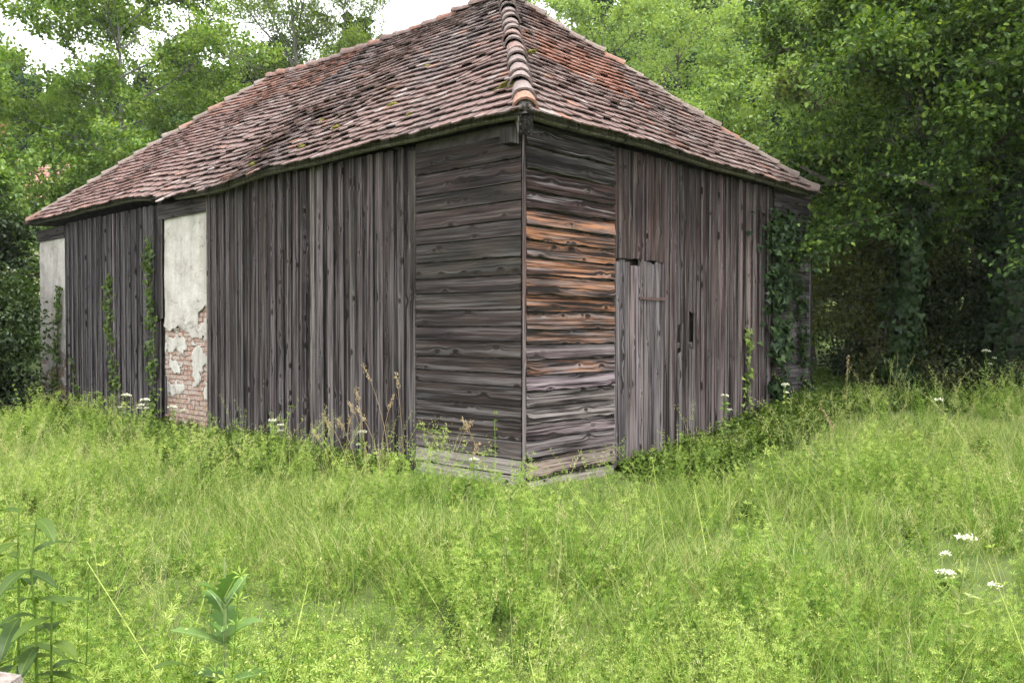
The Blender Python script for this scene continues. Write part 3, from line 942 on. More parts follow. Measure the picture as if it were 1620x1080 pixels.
plank('corner_bracket', roof, (-0.04, 0.10, 3.44), (0, 0, 1), OL, 0.15, 0.15, 0.12, (0.07, 0.065, 0.055), 0, 0.004, 2, seed=10)
# ------------------------------------------------------------------ vegetation templates
T_RHOMB = ([(0, 0, 0), (-0.30, 0.45, 0.07), (0, 1, -0.04), (0.30, 0.45, 0.07)], [(0, 3, 2), (0, 2, 1)])
T_NARROW = ([(0, 0, 0), (-0.16, 0.4, 0.03), (0, 1, -0.1), (0.16, 0.4, 0.03)], [(0, 3, 2), (0, 2, 1)])
T_OVATE = ([(0, 0, 0), (-0.34, 0.30, 0.08), (-0.27, 0.66, 0.05), (0, 1, -0.08), (0.27, 0.66, 0.05), (0.34, 0.30, 0.08), (0, 0.5, 0)],
           [(0, 5, 6), (5, 4, 6), (4, 3, 6), (3, 2, 6), (2, 1, 6), (1, 0, 6)])
T_LOBED = ([(0, 0, 0), (-0.42, 0.12, 0.05), (-0.24, 0.38, 0.02), (-0.46, 0.62, 0.06), (-0.14, 0.68, 0), (0, 1.0, -0.08), (0.14, 0.68, 0), (0.46, 0.62, 0.06), (0.24, 0.38, 0.02), (0.42, 0.12, 0.05), (0, 0.42, -0.02)],
           [(i, (i + 1) % 10, 10) for i in range(10)])
T_LEAF = ([(0, 0, 0), (-0.33, 0.30, 0.08), (-0.24, 0.68, 0.05), (0, 1, -0.08), (0.24, 0.68, 0.05), (0.33, 0.30, 0.08)], [(0, 5, 4), (0, 4, 3), (0, 3, 2), (0, 2, 1)])
T_IVY = ([(0, 0.05, 0), (-0.42, -0.05, 0.02), (-0.5, 0.3, 0.05), (-0.22, 0.5, 0), (0, 1, -0.05), (0.22, 0.5, 0), (0.5, 0.3, 0.05), (0.42, -0.05, 0.02), (0, 0.35, 0.04)],
         [(i, (i + 1) % 8, 8) for i in range(8)])

def rand_dirs(g, n, up=0.0):
    d = g.standard_normal((n, 3)); d = norm(d); d[:, 2] += up
    return norm(d)

def leaf_cloud(g, P, out, size, template, flat=0.7, tint=(0.5, 0.2)):
    """leaves at points P pointing roughly along out, normals mostly up"""
    n = len(P)
    nrm = np.array([0, 0, 1.0]) * flat + g.standard_normal((n, 3)) * 0.5 + out * 0.35
    d = out * 0.8 + g.standard_normal((n, 3)) * 0.55 + np.array([0, 0, -0.25])
    Rm = frames(d, nrm)
    V, F = scatter(*template, P, Rm, size * g.uniform(0.6, 1.2, n))
    t = np.clip(g.normal(tint[0], tint[1], n), 0, 1)
    return V, F, np.repeat(t, len(template[1]))

def make_tree(name, label, cat, x, y, H, R, cb=0.3, seed=1, limbs=16, subs=7, twigs=6, leaves=22, leaf=0.11, template=T_RHOMB, mat=None, bark=None,
              tr=0.16, twig_len=0.45, up=0.5, lean=(0, 0), group=None, flat=0.7, tint=(0.5, 0.2), spread=0.16, wide=0.35, zbase=None, azr=None, ivy=0, stems=1, tint_up=0.15):
    g = np.random.default_rng(seed)
    base = np.array([x, y, (gz(x, y) if zbase is None else zbase) - 0.1])
    wood = Geo(); ts, te, tl = [], [], []
    trunkpts = []
    for sidx in range(stems):
        ph = g.uniform(0, 6.3)
        off = np.array([math.cos(ph), math.sin(ph), 0]) * (0.0 if stems == 1 else 0.25 * R)
        lv = np.linspace(0, 1, 9)
        tp = np.stack([lean[0] * lv ** 1.5 + off[0] * lv, lean[1] * lv ** 1.5 + off[1] * lv, lv * H * 0.93], -1)
        tp[1:, :2] += np.cumsum(g.normal(0, 0.018 * H, (8, 2)), 0) * 0.5
        tp = tp + base + (off * 0.2 if stems > 1 else 0)
        rad = tr * (1 - 0.9 * lv) * (1 + 0.5 * np.exp(-lv * 25)) / math.sqrt(stems)
        wood.add(*tube(tp, rad, 8), 0.5)
        trunkpts.append((tp, rad))
        nl = max(3, limbs // stems)
        for k in range(nl):
            f = cb + (0.98 - cb) * ((k + g.uniform(0.2, 0.8)) / nl)
            st = np.array([np.interp(f, lv, tp[:, i]) for i in range(3)])
            rel = (f - cb) / (1 - cb)
            prof = math.sqrt(max(0.05, 1 - ((rel - wide) / (1.03 - wide if rel > wide else 0.9 + wide)) ** 2))
            ln = R * prof * g.uniform(0.75, 1.12)
            a = k * 2.399 + g.uniform(-0.5, 0.5) + ph
            if azr is not None: a = g.uniform(*azr) if g.random() < 0.7 else a
            ele = (-0.05 + 0.95 * rel) * up * 1.6 + g.normal(0, 0.12)
            d = np.array([math.cos(a) * math.cos(ele), math.sin(a) * math.cos(ele), math.sin(ele)])
            pts = np.array([st, st + d * ln * 0.35 + [0, 0, 0.05 * ln], st + d * ln * 0.7 + [0, 0, 0.06 * ln], st + d * ln + [0, 0, -0.02 * ln]])
            pts[1:3] += g.normal(0, 0.04 * ln, (2, 3))
            lr = tr * 0.42 * (1 - 0.6 * f) * min(1, ln / R + 0.2)
            wood.add(*tube(pts, [lr, lr * 0.7, lr * 0.45, lr * 0.15], 5), 0.5)
            for s_ in range(subs):
                q = 0.22 + 0.78 * (s_ + g.uniform(0, 1)) / subs
                sp = np.array([np.interp(q, [0, 0.35, 0.7, 1], pts[:, i]) for i in range(3)])
                sa = g.choice([-1, 1]) * g.uniform(0.35, 1.2)
                ca, sa_ = math.cos(sa), math.sin(sa)
                d2 = np.array([d[0] * ca - d[1] * sa_, d[0] * sa_ + d[1] * ca, d[2] + g.normal(0.1, 0.35)])
                d2 /= np.linalg.norm(d2)
                sl_ = ln * 0.42 * (1.15 - 0.55 * q) * g.uniform(0.6, 1.2) + 0.15
                se = sp + d2 * sl_
                wood.add(*tube(np.array([sp, (sp + se) / 2 + g.normal(0, 0.03 * sl_, 3), se]), [lr * 0.35 + 0.004, lr * 0.22 + 0.003, 0.003], 3), 0.5)
                for t_ in range(twigs):
                    w = 0.15 + 0.85 * (t_ + g.uniform(0, 1)) / twigs
                    tp0 = sp + (se - sp) * w
                    d3 = d2 * 0.6 + g.normal(0, 0.6, 3) + [0, 0, 0.1]
                    d3 /= np.linalg.norm(d3)
                    ts.append(tp0); te.append(tp0 + d3 * twig_len * g.uniform(0.5, 1.2)); tl.append(d3)
    ts, te, tl = np.array(ts), np.array(te), np.array(tl)
    root = empty(name, tuple(base))
    tag(root, label, cat, group)
    wo = wood.build('trunk', bark or M_BARK, root); wo.location = -Vector(base)
    n = len(ts) * leaves
    idx = np.repeat(np.arange(len(ts)), leaves)
    f = g.uniform(0, 1, (n, 1)) ** 0.8
    P = ts[idx] + (te - ts)[idx] * f + g.normal(0, spread, (n, 3)) * np.array([1, 1, 0.6])
    out = tl[idx]
    cz = base[2] + H * (cb + 1) / 2
    # leaves toned paler towards the top of the crown, varied by clump
    clump = np.repeat(g.normal(0, 0.13, len(ts)), leaves)
    V, Fc, t = leaf_cloud(g, P, out, leaf, template, flat, tint)
    t = np.clip(t + np.repeat(clump + tint_up * (P[:, 2] - cz) / (H * 0.5), len(template[1])), 0, 1)
    cr = obj('crown', mesh_np('crown', V, Fc, mat or M_MAPLE, tint=t), root)
    cr.location = -Vector(base)
    if ivy:
        tp, rad = trunkpts[0]
        lv = np.linspace(0, 1, 9)
        fz = g.uniform(0.0, 0.62, ivy)
        c = np.stack([np.interp(fz, lv, tp[:, i]) for i in range(3)], -1)
        rr_ = np.interp(fz, lv, rad)
        a = g.uniform(0, 2 * math.pi, ivy)
        lump = 0.16 + 0.10 * np.sin(a * 3 + fz * 20) + 0.08 * np.sin(fz * 47 + a)
        o2 = np.stack([np.cos(a), np.sin(a), np.zeros(ivy)], -1)
        Pi = c + o2 * (rr_ + lump * g.uniform(0.2, 1.3, ivy))[:, None]
        nr = o2 + g.normal(0, 0.4, (ivy, 3)); dr = np.array([0, 0, -1.0]) + g.normal(0, 0.45, (ivy, 3))
        Vi, Fi = scatter(*T_IVY, Pi, frames(dr, nr), 0.11 * g.uniform(0.6, 1.25, ivy))
        iv = obj('ivy_cover', mesh_np('ivy_cover', Vi, Fi, M_IVY, tint=np.repeat(np.clip(g.normal(0.4, 0.2, ivy), 0, 1), 8)), root)
        iv.location = -Vector(base); iv['label'] = 'dark ivy wrapped round the trunk'
    return root

GT_LEFT, GT_HILL, GT_WOOD = 'trees behind the barn on the left', 'trees on the hillside behind the barn', 'trees of the dark wood on the right'
# left of the barn
make_tree('maple_tree', 'maple with slender grey trunk rising behind the far left end of the roof', 'tree', -12.3, 26.5, 13.2, 4.0, 0.36, 101, 26, 8, 7, 34, 0.135, T_LEAF, M_MAPLE, M_BARKG, 0.16, group=GT_LEFT, twig_len=0.5)
make_tree('ash_tree', 'lacy ash with thin upright branches behind the middle of the ridge', 'tree', -8.4, 31, 16.0, 3.9, 0.30, 102, 24, 8, 6, 28, 0.17, T_NARROW, M_ASH, M_BARKG, 0.17, up=0.9, group=GT_LEFT, spread=0.2, wide=0.5)
make_tree('ash_tree', 'sparse ash nearest the open sky left of the roof peak', 'tree', -5.9, 33, 14.2, 3.0, 0.30, 103, 20, 8, 6, 26, 0.17, T_NARROW, M_ASH, M_BARKG, 0.14, up=0.9, group=GT_LEFT, spread=0.2, wide=0.45)
make_tree('maple_tree', 'leafy maple at the left edge above the dark bush', 'tree', -15.2, 22.5, 8.6, 3.4, 0.22, 104, 20, 8, 6, 32, 0.13, T_LEAF, M_MAPLE, M_BARK, 0.13, group=GT_LEFT)
make_tree('plum_tree', 'low dark green tree filling the space below the maple trunk', 'tree', -10.2, 27.5, 8.4, 3.2, 0.2, 105, 15, 7, 6, 30, 0.13, T_RHOMB, M_MAPLE, M_BARK, 0.13, group=GT_LEFT)
make_tree('plum_tree', 'rounded green tree just behind the left hip of the roof', 'tree', -15.3, 29, 9.6, 3.4, 0.2, 106, 15, 7, 6, 30, 0.14, T_RHOMB, M_MAPLE, M_BARK, 0.13, group=GT_LEFT)
make_tree('plum_tree', 'shadowy tree between the maple and the lacy ash', 'tree', -11.0, 36, 12.2, 4.2, 0.25, 107, 15, 7, 6, 30, 0.16, T_RHOMB, M_DARKLEAF, M_BARK, 0.15, group=GT_LEFT)
make_tree('elder_bush', 'tall dark bush hiding the far left corner of the barn', 'bush', -12.1, 18.2, 4.3, 1.7, 0.08, 108, 20, 7, 6, 26, 0.12, T_LEAF, M_DARKLEAF, M_BARK, 0.09, stems=4, up=0.8, group='bushes at the left end of the barn')
make_tree('elder_bush', 'leafy green bush in front of the far left corner of the barn', 'bush', -10.15, 15.7, 2.1, 0.95, 0.05, 109, 16, 6, 6, 24, 0.10, T_LEAF, M_DARKLEAF, M_BARK, 0.05, stems=4, up=0.8, group='bushes at the left end of the barn', tint=(0.8, 0.2))
make_tree('elder_bush', 'bright green overhanging bush at the left tip of the eave', 'bush', -11.9, 19.4, 5.2, 1.7, 0.2, 110, 16, 7, 6, 24, 0.12, T_LEAF, M_BRIGHT, M_BARK, 0.06, stems=3, up=0.7, group='bushes at the left end of the barn')
make_tree('elder_bush', 'low dark bush cut by the left edge of the picture', 'bush', -10.9, 15.3, 3.3, 1.2, 0.05, 111, 18, 6, 6, 24, 0.12, T_LEAF, M_DARKLEAF, M_BARK, 0.06, stems=4, up=0.8, group='bushes at the left end of the barn')
make_tree('maple_tree', 'far hazy tree closing the gap behind the grey maple trunk', 'tree', -15.4, 40, 17.0, 5.0, 0.25, 112, 20, 7, 6, 24, 0.17, T_RHOMB, M_MAPLE, M_BARK, 0.18, group=GT_LEFT)
# on the hillside behind
hill = [
    ('pale green tree beside the roof peak', 3.4, 34, 13.5, 3.8, 201, M_BRIGHT),
    ('light green tree behind the upper right hip', 6.0, 31, 12.3, 3.6, 202, M_BRIGHT),
    ('broad yellowish green tree in the middle of the hillside', 8.2, 28.5, 10.8, 3.7, 203, M_BRIGHT),
    ('bushy green tree just above the right end of the roof', 8.4, 24, 8.2, 3.0, 204, M_BRIGHT),
    ('tall green tree between the hillside and the dark wood', 12.4, 30, 14.0, 4.0, 205, M_BRIGHT),
    ('hazy green tree high on the hillside', 7.6, 42, 14.0, 4.4, 206, M_BRIGHT),
    ('hazy green tree behind the roof peak', 1.6, 43, 16.0, 4.4, 207, M_BRIGHT),
    ('dense green tree close right of the roof peak', 2.7, 38, 17.5, 4.2, 211, M_BRIGHT),
    ('far pale tree topping the others right of the roof peak', 4.6, 50, 21.0, 5.5, 209, M_BRIGHT),
    ('tall far tree at the top of the picture above the hillside', 9.6, 52, 19.0, 5.2, 210, M_BRIGHT),
    ('small tree low behind the right hip', 5.9, 23.0, 7.0, 2.5, 208, M_BRIGHT),
]
for (lab, x, y, H, R, sd_, mm) in hill:
    make_tree('hazel_tree', lab, 'tree', x, y, H, R, 0.16, sd_, 18, 7, 6, 22, 0.15, T_RHOMB, mm, M_BARK, 0.14, group=GT_HILL, wide=0.45, flat=0.5)
# the dark wood on the right
make_tree('linden_tree', 'huge ivy-clad linden at the right edge with leaves hanging low', 'tree', 8.7, 14.6, 14.0, 3.5, 0.23, 301, 36, 8, 7, 46, 0.092, T_LEAF, M_LIME, M_BARK, 0.36, group=GT_WOOD, ivy=9000, up=0.42, flat=0.85, azr=(2.2, 5.2))
make_tree('linden_tree', 'ivy-wrapped tree standing between the barn and the huge linden', 'tree', 8.1, 17.0, 12.0, 2.3, 0.30, 302, 26, 7, 6, 38, 0.092, T_LEAF, M_LIME, M_BARK, 0.22, group=GT_WOOD, ivy=6000, up=0.45, flat=0.8)
make_tree('linden_tree', 'slender tree whose leafy branches touch the right end of the eave', 'tree', 6.35, 13.9, 7.4, 1.9, 0.42, 303, 20, 6, 6, 34, 0.09, T_LEAF, M_LIME, M_BARK, 0.09, group=GT_WOOD, up=0.5, flat=0.8, tint=(0.6, 0.2), ivy=2500)
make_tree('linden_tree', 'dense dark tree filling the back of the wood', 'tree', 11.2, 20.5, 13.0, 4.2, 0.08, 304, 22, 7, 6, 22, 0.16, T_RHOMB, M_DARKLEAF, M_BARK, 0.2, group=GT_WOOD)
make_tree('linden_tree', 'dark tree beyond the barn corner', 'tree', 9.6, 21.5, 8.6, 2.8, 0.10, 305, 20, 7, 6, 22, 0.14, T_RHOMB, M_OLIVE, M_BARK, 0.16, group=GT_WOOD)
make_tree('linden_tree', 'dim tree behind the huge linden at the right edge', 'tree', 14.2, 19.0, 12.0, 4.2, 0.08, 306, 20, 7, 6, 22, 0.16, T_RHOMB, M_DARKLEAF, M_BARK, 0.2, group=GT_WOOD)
make_tree('linden_tree', 'leafy tree leaning in from the right edge', 'tree', 10.9, 13.0, 12.0, 3.6, 0.24, 307, 24, 7, 6, 42, 0.092, T_LEAF, M_LIME, M_BARK, 0.18, group=GT_WOOD, up=0.45, flat=0.85)
under = [
    ('olive brown shrub beside the far right corner of the barn', 6.6, 15.3, 2.6, 1.1, 401, M_OLIVE),
    ('dark shrub at the foot of the ivy-wrapped tree', 7.6, 16.2, 2.2, 1.3, 402, M_DARKLEAF),
    ('shadowed shrub left of the huge linden', 6.9, 17.8, 3.4, 1.5, 403, M_OLIVE),
    ('dark shrub right of the huge linden', 9.6, 15.6, 2.3, 1.5, 404, M_DARKLEAF),
    ('low dark shrub at the right edge of the meadow', 10.9, 16.4, 2.8, 1.6, 405, M_DARKLEAF),
    ('dim shrub deep in the wood', 9.0, 18.4, 3.4, 1.7, 406, M_DARKLEAF),
]
for (lab, x, y, H, R, sd_, mm) in under:
    make_tree('shrub', lab, 'shrub', x, y, H, R, 0.04, sd_, 16, 6, 5, 24, 0.09, T_RHOMB, mm, M_BARK, 0.05, stems=4, up=0.9, group='shrubs under the trees on the right', twig_len=0.3)

# ------------------------------------------------------------------ ivy on the barn
def ivy_vine(label, wall, path, width, n, mat, leaf=0.065, seed=1, proud=0.05):
    """path: list of (along wall, z); the leaves lie on the boards"""
    g = np.random.default_rng(seed)
    path = np.array(path, float)
    lv = np.linspace(0, 1, len(path))
    def P3(a, z, o_):
        a, z, o_ = np.broadcast_arrays(a, z, o_)
        return np.stack([-o_, a, z], -1) if wall == 'L' else np.stack([a, -o_, z], -1)
    f = g.uniform(0, 1, n)
    f = f[(np.sin(f * 23 + seed) + np.sin(f * 51 + 2 * seed) + 1.1 + g.normal(0, 0.7, n)) > 0.2]; n = len(f)
    a = np.interp(f, lv, path[:, 0]) + g.normal(0, 1, n) * np.interp(f, np.linspace(0, 1, len(width)), width) * 0.45 + 0.03 * np.sin(f * 37 + seed)
    z = np.interp(f, lv, path[:, 1]) + g.normal(0, 0.05, n)
    P = P3(a, z, proud * g.uniform(0.3, 1.5, n) + 0.015)
    on = np.array([-1.0, 0, 0]) if wall == 'L' else np.array([0, -1.0, 0])
    nr = on + g.normal(0, 0.45, (n, 3)) + np.array([0, 0, 0.35]); dr = np.array([0, 0, -1.0]) + g.normal(0, 0.5, (n, 3)) + on * 0.3
    V, F = scatter(*T_IVY, P, frames(dr, nr), leaf * g.uniform(0.4, 1.2, n) ** 1.2)
    b = path[0]
    wx, wy = world_xy(*(P3(b[0], b[1], 0.0)[:2]))
    root = empty('ivy_vine', (float(wx), float(wy), float(b[1])), TH)
    tag(root, label, 'ivy', 'ivy climbing the barn')
    off = -Vector(P3(b[0], b[1], 0.0))
    lf = obj('foliage', mesh_np('foliage', V, F, mat, tint=np.repeat(np.clip(g.normal(0.5, 0.22, n), 0, 1), 8)), root); lf.location = off
    st = Geo()
    for q in range(2):
        fs = np.linspace(0, 1, 12)
        st.add(*tube(P3(np.interp(fs, lv, path[:, 0]) + g.normal(0, 0.02, 12), np.interp(fs, lv, path[:, 1]), np.full(12, 0.035)), 0.008, 4))
    so = st.build('stem', M_BARK, root); so.location = off

ivy_vine('ivy strip beside the plaster pier, reaching highest on the left wall', 'L', [(8.10, 0.0), (8.15, 0.9), (8.12, 1.7), (8.2, 2.5), (8.2, 3.05)], [0.10, 0.18, 0.26, 0.13, 0.20, 0.16], 620, M_IVYL, 0.075, 1)
ivy_vine('ivy strip up the middle of the far board bay', 'L', [(9.45, -0.1), (9.55, 0.8), (9.75, 1.6), (9.80, 2.2), (9.75, 2.55)], [0.16, 0.2, 0.24, 0.20, 0.22, 0.1], 560, M_IVYL, 0.075, 2)
ivy_vine('ivy strip along the far left plaster pier', 'L', [(12.2, -0.1), (12.25, 0.6), (12.2, 1.3), (12.1, 2.0), (12.05, 2.4)], [0.35, 0.30, 0.24, 0.2, 0.12], 520, M_IVYL, 0.075, 3)
ivy_vine('short low ivy shoot between two tall strips', 'L', [(11.1, -0.1), (11.25, 0.4), (11.42, 1.0)], [0.2, 0.14, 0.12], 150, M_IVYL, 0.07, 4)
ivy_vine('tiny ivy shoot at the foot of the far boards', 'L', [(10.2, -0.15), (10.15, 0.35)], [0.12, 0.1], 60, M_IVYL, 0.07, 5)
ivy_vine('slim ivy shoot right of the broken board', 'R', [(4.78, 0.3), (4.74, 0.9), (4.72, 1.6)], [0.16, 0.10, 0.10], 150, M_IVYL, 0.075, 6)
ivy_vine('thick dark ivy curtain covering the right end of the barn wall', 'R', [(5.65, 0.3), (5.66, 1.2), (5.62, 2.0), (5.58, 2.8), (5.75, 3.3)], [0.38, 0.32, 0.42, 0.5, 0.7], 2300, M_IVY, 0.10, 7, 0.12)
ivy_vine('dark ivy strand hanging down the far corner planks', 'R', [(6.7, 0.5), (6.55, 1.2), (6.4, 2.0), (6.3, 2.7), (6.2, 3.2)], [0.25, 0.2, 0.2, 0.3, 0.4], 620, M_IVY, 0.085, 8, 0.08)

# ------------------------------------------------------------------ house far behind on the left
hz = gz(-25.5, 42)
house = empty('house', (-28.2, 43, hz), R_(18))
tag(house, 'distant house with red tiled roof glimpsed through the trees on the left', 'house')
M_HWALL = simple_material('house_render', (0.55, 0.50, 0.42), (0.48, 0.43, 0.36), 3)
M_HROOF = simple_material('house_roof_tile', (0.36, 0.19, 0.16), (0.28, 0.14, 0.115), 9)
M_HBRICK = simple_material('chimney_brick', (0.40, 0.16, 0.10), (0.30, 0.11, 0.07), 12)
M_GLASS = simple_material('window_glass', (0.03, 0.035, 0.04), (0.05, 0.055, 0.06), 2, rough=0.15)
w_ = Geo(); w_.add(*box((-5, -4, -1), (5, 4, 5.0)))
w_.add([(-5, -4, 5), (-5, 4, 5), (-5, 0, 8), (5, -4, 5), (5, 4, 5), (5, 0, 8)], [(0, 2, 1), (3, 4, 5)])
w_.build('wall', M_HWALL, house)
for sy in (-1, 1):
    rf = Geo()
    nrow = 16
    for i in range(nrow):
        a, b = i / nrow, (i + 1.3) / nrow
        y0, z0 = sy * (4.6 - 4.6 * a), 4.55 + 3.6 * a + 0.08
        y1, z1 = sy * (4.6 - 4.6 * min(b, 1)), 4.55 + 3.6 * min(b, 1) + 0.03
        rf.add([(-5.5, y0, z0), (5.5, y0, z0), (5.5, y1, z1), (-5.5, y1, z1), (-5.5, y0, z0 - 0.09), (5.5, y0, z0 - 0.09)], [(0, 1, 2, 3), (4, 5, 1, 0)])
    ro = rf.build('roof', M_HROOF, house)
ch = Geo(); ch.add(*box((1.8, -0.6, 7.0), (2.6, 0.2, 9.9))); ch.add(*box((1.72, -0.68, 9.9), (2.68, 0.28, 10.05)))
ch.build('chimney', M_HBRICK, house)
for x in (-3.4, -1.0, 1.4, 3.6):
    wn = Geo(); wn.add(*box((x - 0.5, -4.03, 2.4), (x + 0.5, -4.005, 3.8)))
    wo = wn.build('window', M_GLASS, house)
    fr = Geo()
    for (lo, hi) in (((x - 0.58, -4.08, 2.32), (x + 0.58, -4.0, 2.40)), ((x - 0.58, -4.08, 3.80), (x + 0.58, -4.0, 3.88)), ((x - 0.58, -4.08, 2.40), (x - 0.5, -4.0, 3.80)), ((x + 0.5, -4.08, 2.40), (x + 0.58, -4.0, 3.80)), ((x - 0.03, -4.07, 2.40), (x + 0.03, -4.031, 3.80))):
        fr.add(*box(lo, hi))
    fr.build('frame', M_WHITE, wo)

# ------------------------------------------------------------------ scattered stuff (geometry nodes)
def scatter_object(name, label, cat, sources, P, rot, sc, idx):
    """one object that places source meshes at its points"""
    coll = bpy.data.collections.new(name + '_sources')
    for i, me in enumerate(sources):
        so = bpy.data.objects.new('%s_%02d' % (name, i), me)
        coll.objects.link(so)
    me = bpy.data.meshes.new(name)
    me.vertices.add(len(P))
    me.vertices.foreach_set('co', np.asarray(P, dtype=np.float32).ravel())
    for nm, ty, key, dat in (('rot', 'FLOAT_VECTOR', 'vector', rot), ('scl', 'FLOAT', 'value', sc), ('pick', 'INT', 'value', idx)):
        a = me.attributes.new(nm, ty, 'POINT')
        a.data.foreach_set(key, np.ascontiguousarray(dat, dtype=np.int32 if ty == 'INT' else np.float32).ravel())
    me.update()
    o = obj(name, me)
    tag(o, label, cat, kind='stuff')
    ng = bpy.data.node_groups.new(name + '_scatter', 'GeometryNodeTree')
    ng.interface.new_socket('Geometry', in_out='INPUT', socket_type='NodeSocketGeometry')
    ng.interface.new_socket('Geometry', in_out='OUTPUT', socket_type='NodeSocketGeometry')
    gi = ng.nodes.new('NodeGroupInput'); go = ng.nodes.new('NodeGroupOutput')
    ci = ng.nodes.new('GeometryNodeCollectionInfo')
    ci.inputs['Collection'].default_value = coll
    ci.inputs['Separate Children'].default_value = True
    ci.inputs['Reset Children'].default_value = True
    ip = ng.nodes.new('GeometryNodeInstanceOnPoints')
    ip.inputs['Pick Instance'].default_value = True
    def attr(nm, ty):
        n = ng.nodes.new('GeometryNodeInputNamedAttribute'); n.data_type = ty
        n.inputs['Name'].default_value = nm
        return [s for s in n.outputs if s.enabled and s.name == 'Attribute'][0]
    ng.links.new(gi.outputs[0], ip.inputs['Points'])
    ng.links.new(ci.outputs[0], ip.inputs['Instance'])
    ng.links.new(attr('pick', 'INT'), ip.inputs['Instance Index'])
    e2r = ng.nodes.new('FunctionNodeEulerToRotation')
    ng.links.new(attr('rot', 'FLOAT_VECTOR'), e2r.inputs[0])
    ng.links.new(e2r.outputs[0], ip.inputs['Rotation'])
    ng.links.new(attr('scl', 'FLOAT'), ip.inputs['Scale'])
    ng.links.new(ip.outputs[0], go.inputs[0])
    md = o.modifiers.new('scatter', 'NODES'); md.node_group = ng
    return o

def blade_strip(p, d, ln, w, bend, g, segs=3):
    """one grass blade: tapered bent strip"""
    d = d / np.linalg.norm(d)
    side = np.cross(d, [0, 0, 1.0]); side /= max(np.linalg.norm(side), 1e-6)
    a = g.uniform(0, 6.3); side = side * math.cos(a) + np.cross(d, side) * math.sin(a)
    hd = np.array([d[0], d[1], 0]); hd /= max(np.linalg.norm(hd), 1e-6)
    V = []
    for i in range(segs):
        f = i / segs
        c = p + d * ln * f + (hd * 0.8 + [0, 0, -0.55]) * bend * ln * f * f
        ww = w * (1 - 0.55 * f) / 2
        V += [c - side * ww, c + side * ww]
    V.append(p + d * ln + (hd * 0.8 + [0, 0, -0.55]) * bend * ln)
    F = []
    for i in range(segs - 1):
        k = i * 2; F += [(k, k + 1, k + 3), (k, k + 3, k + 2)]
    k = (segs - 1) * 2; F.append((k, k + 1, k + 2))
    return np.array(V), np.array(F)

def grass_tuft(seed, n=34, h=0.42, rad=0.10, dry=0.12):
    g = np.random.default_rng(seed); G = Geo()
    for _ in range(n):
        a = g.uniform(0, 6.3); q = rad * math.sqrt(g.random())
        p = np.array([q * math.cos(a), q * math.sin(a), -0.02])
        b = a + g.normal(0, 0.9); ln_ = abs(g.normal(0, 0.33)) + 0.05
        d = np.array([math.cos(b) * ln_, math.sin(b) * ln_, 1])
        t = np.clip(g.normal(0.45, 0.24), 0, 0.9)
        if g.random() < dry: t = 1.0
        G.add(*blade_strip(p, d, h * g.uniform(0.45, 1.15), g.uniform(0.0035, 0.007), g.uniform(0.05, 0.6), g), t)
    return G.mesh('grass_tuft', M_GRASS)

def whorl_template(n=7, w=0.14):
    V, F = [], []
    for i in range(n):
        a = i * 2 * math.pi / n
        c, s = math.cos(a), math.sin(a)
        k = len(V)
        for (x, y, z) in ((0, 0.05, 0), (-w, 0.5, 0.32), (0, 1, 0.5), (w, 0.5, 0.32)):
            V.append((x * c - y * s, x * s + y * c, z))
        F += [(k, k + 3, k + 2), (k, k + 2, k + 1)]
    return V, F
WH = whorl_template(6, 0.12)

def bedstraw(seed, stems=8, h=0.48, rad=0.12, whorl=0.029, flowers=0.0, gap=0.042):
    g = np.random.default_rng(seed); G = Geo()
    Ps, Ds, Sz = [], [], []
    for _ in range(stems):
        a = g.uniform(0, 6.3); q = rad * math.sqrt(g.random())
        p = np.array([q * math.cos(a), q * math.sin(a), -0.02])
        b = g.uniform(0, 6.3); ln_ = abs(g.normal(0, 0.45))
        d = np.array([math.cos(b) * ln_, math.sin(b) * ln_, 1]); d /= np.linalg.norm(d)
        hh = h * g.uniform(0.55, 1.15)
        fs = np.linspace(0, 1, 5)[:, None]
        bend = np.array([math.cos(b + 1), math.sin(b + 1), -0.3]) * 0.15 * hh
        pts = p + d * hh * fs + bend * fs ** 2
        G.add(*tube(pts, [0.0022, 0.002, 0.0018, 0.0015, 0.001], 3), 0.35)
        m = int(hh / gap)
        for k in range(2, m + 1):
            f = k / m
            Ps.append(p + d * hh * f + bend * f * f); Ds.append(d + 2 * bend * f + g.normal(0, 0.4, 3)); Sz.append(whorl * (1.15 - 0.45 * f) * g.uniform(0.8, 1.2))
            if g.random() < 0.5:      # side shoots
                sd2 = rand_dirs(g, 1, 0.6)[0]
                s0 = Ps[-1]
                for j in (1, 2, 3):
                    Ps.append(s0 + sd2 * 0.03 * j); Ds.append(sd2 + g.normal(0, 0.2, 3)); Sz.append(whorl * (0.85 - 0.15 * j))
    Ps, Ds, Sz = np.array(Ps), np.array(Ds), np.array(Sz)
    a = rand_dirs(g, len(Ps))
    Rm = frames(a - norm(Ds) * np.sum(a * norm(Ds), 1, keepdims=True), norm(Ds))
    V, F = scatter(*WH, Ps, Rm, Sz)
    t = np.clip(g.normal(0.45, 0.18, len(Ps)) + 0.9 * (Ps[:, 2] - 0.25), 0, 1)
    G.add(V, F, np.repeat(t, len(WH[1])))
    if flowers:
        n = int(flowers)
        top = Ps[Ps[:, 2] > np.quantile(Ps[:, 2], 0.6)]
        c = top[g.integers(0, len(top), n)] + g.normal(0, 0.03, (n, 3)) + [0, 0, 0.03]
        V, F = scatter(*T_RHOMB, c, frames(rand_dirs(g, n), rand_dirs(g, n, 1)), 0.009 * g.uniform(0.7, 1.3, n))
        G.add(V, F, 1.0)
    return G.mesh('bedstraw_clump', M_BED)

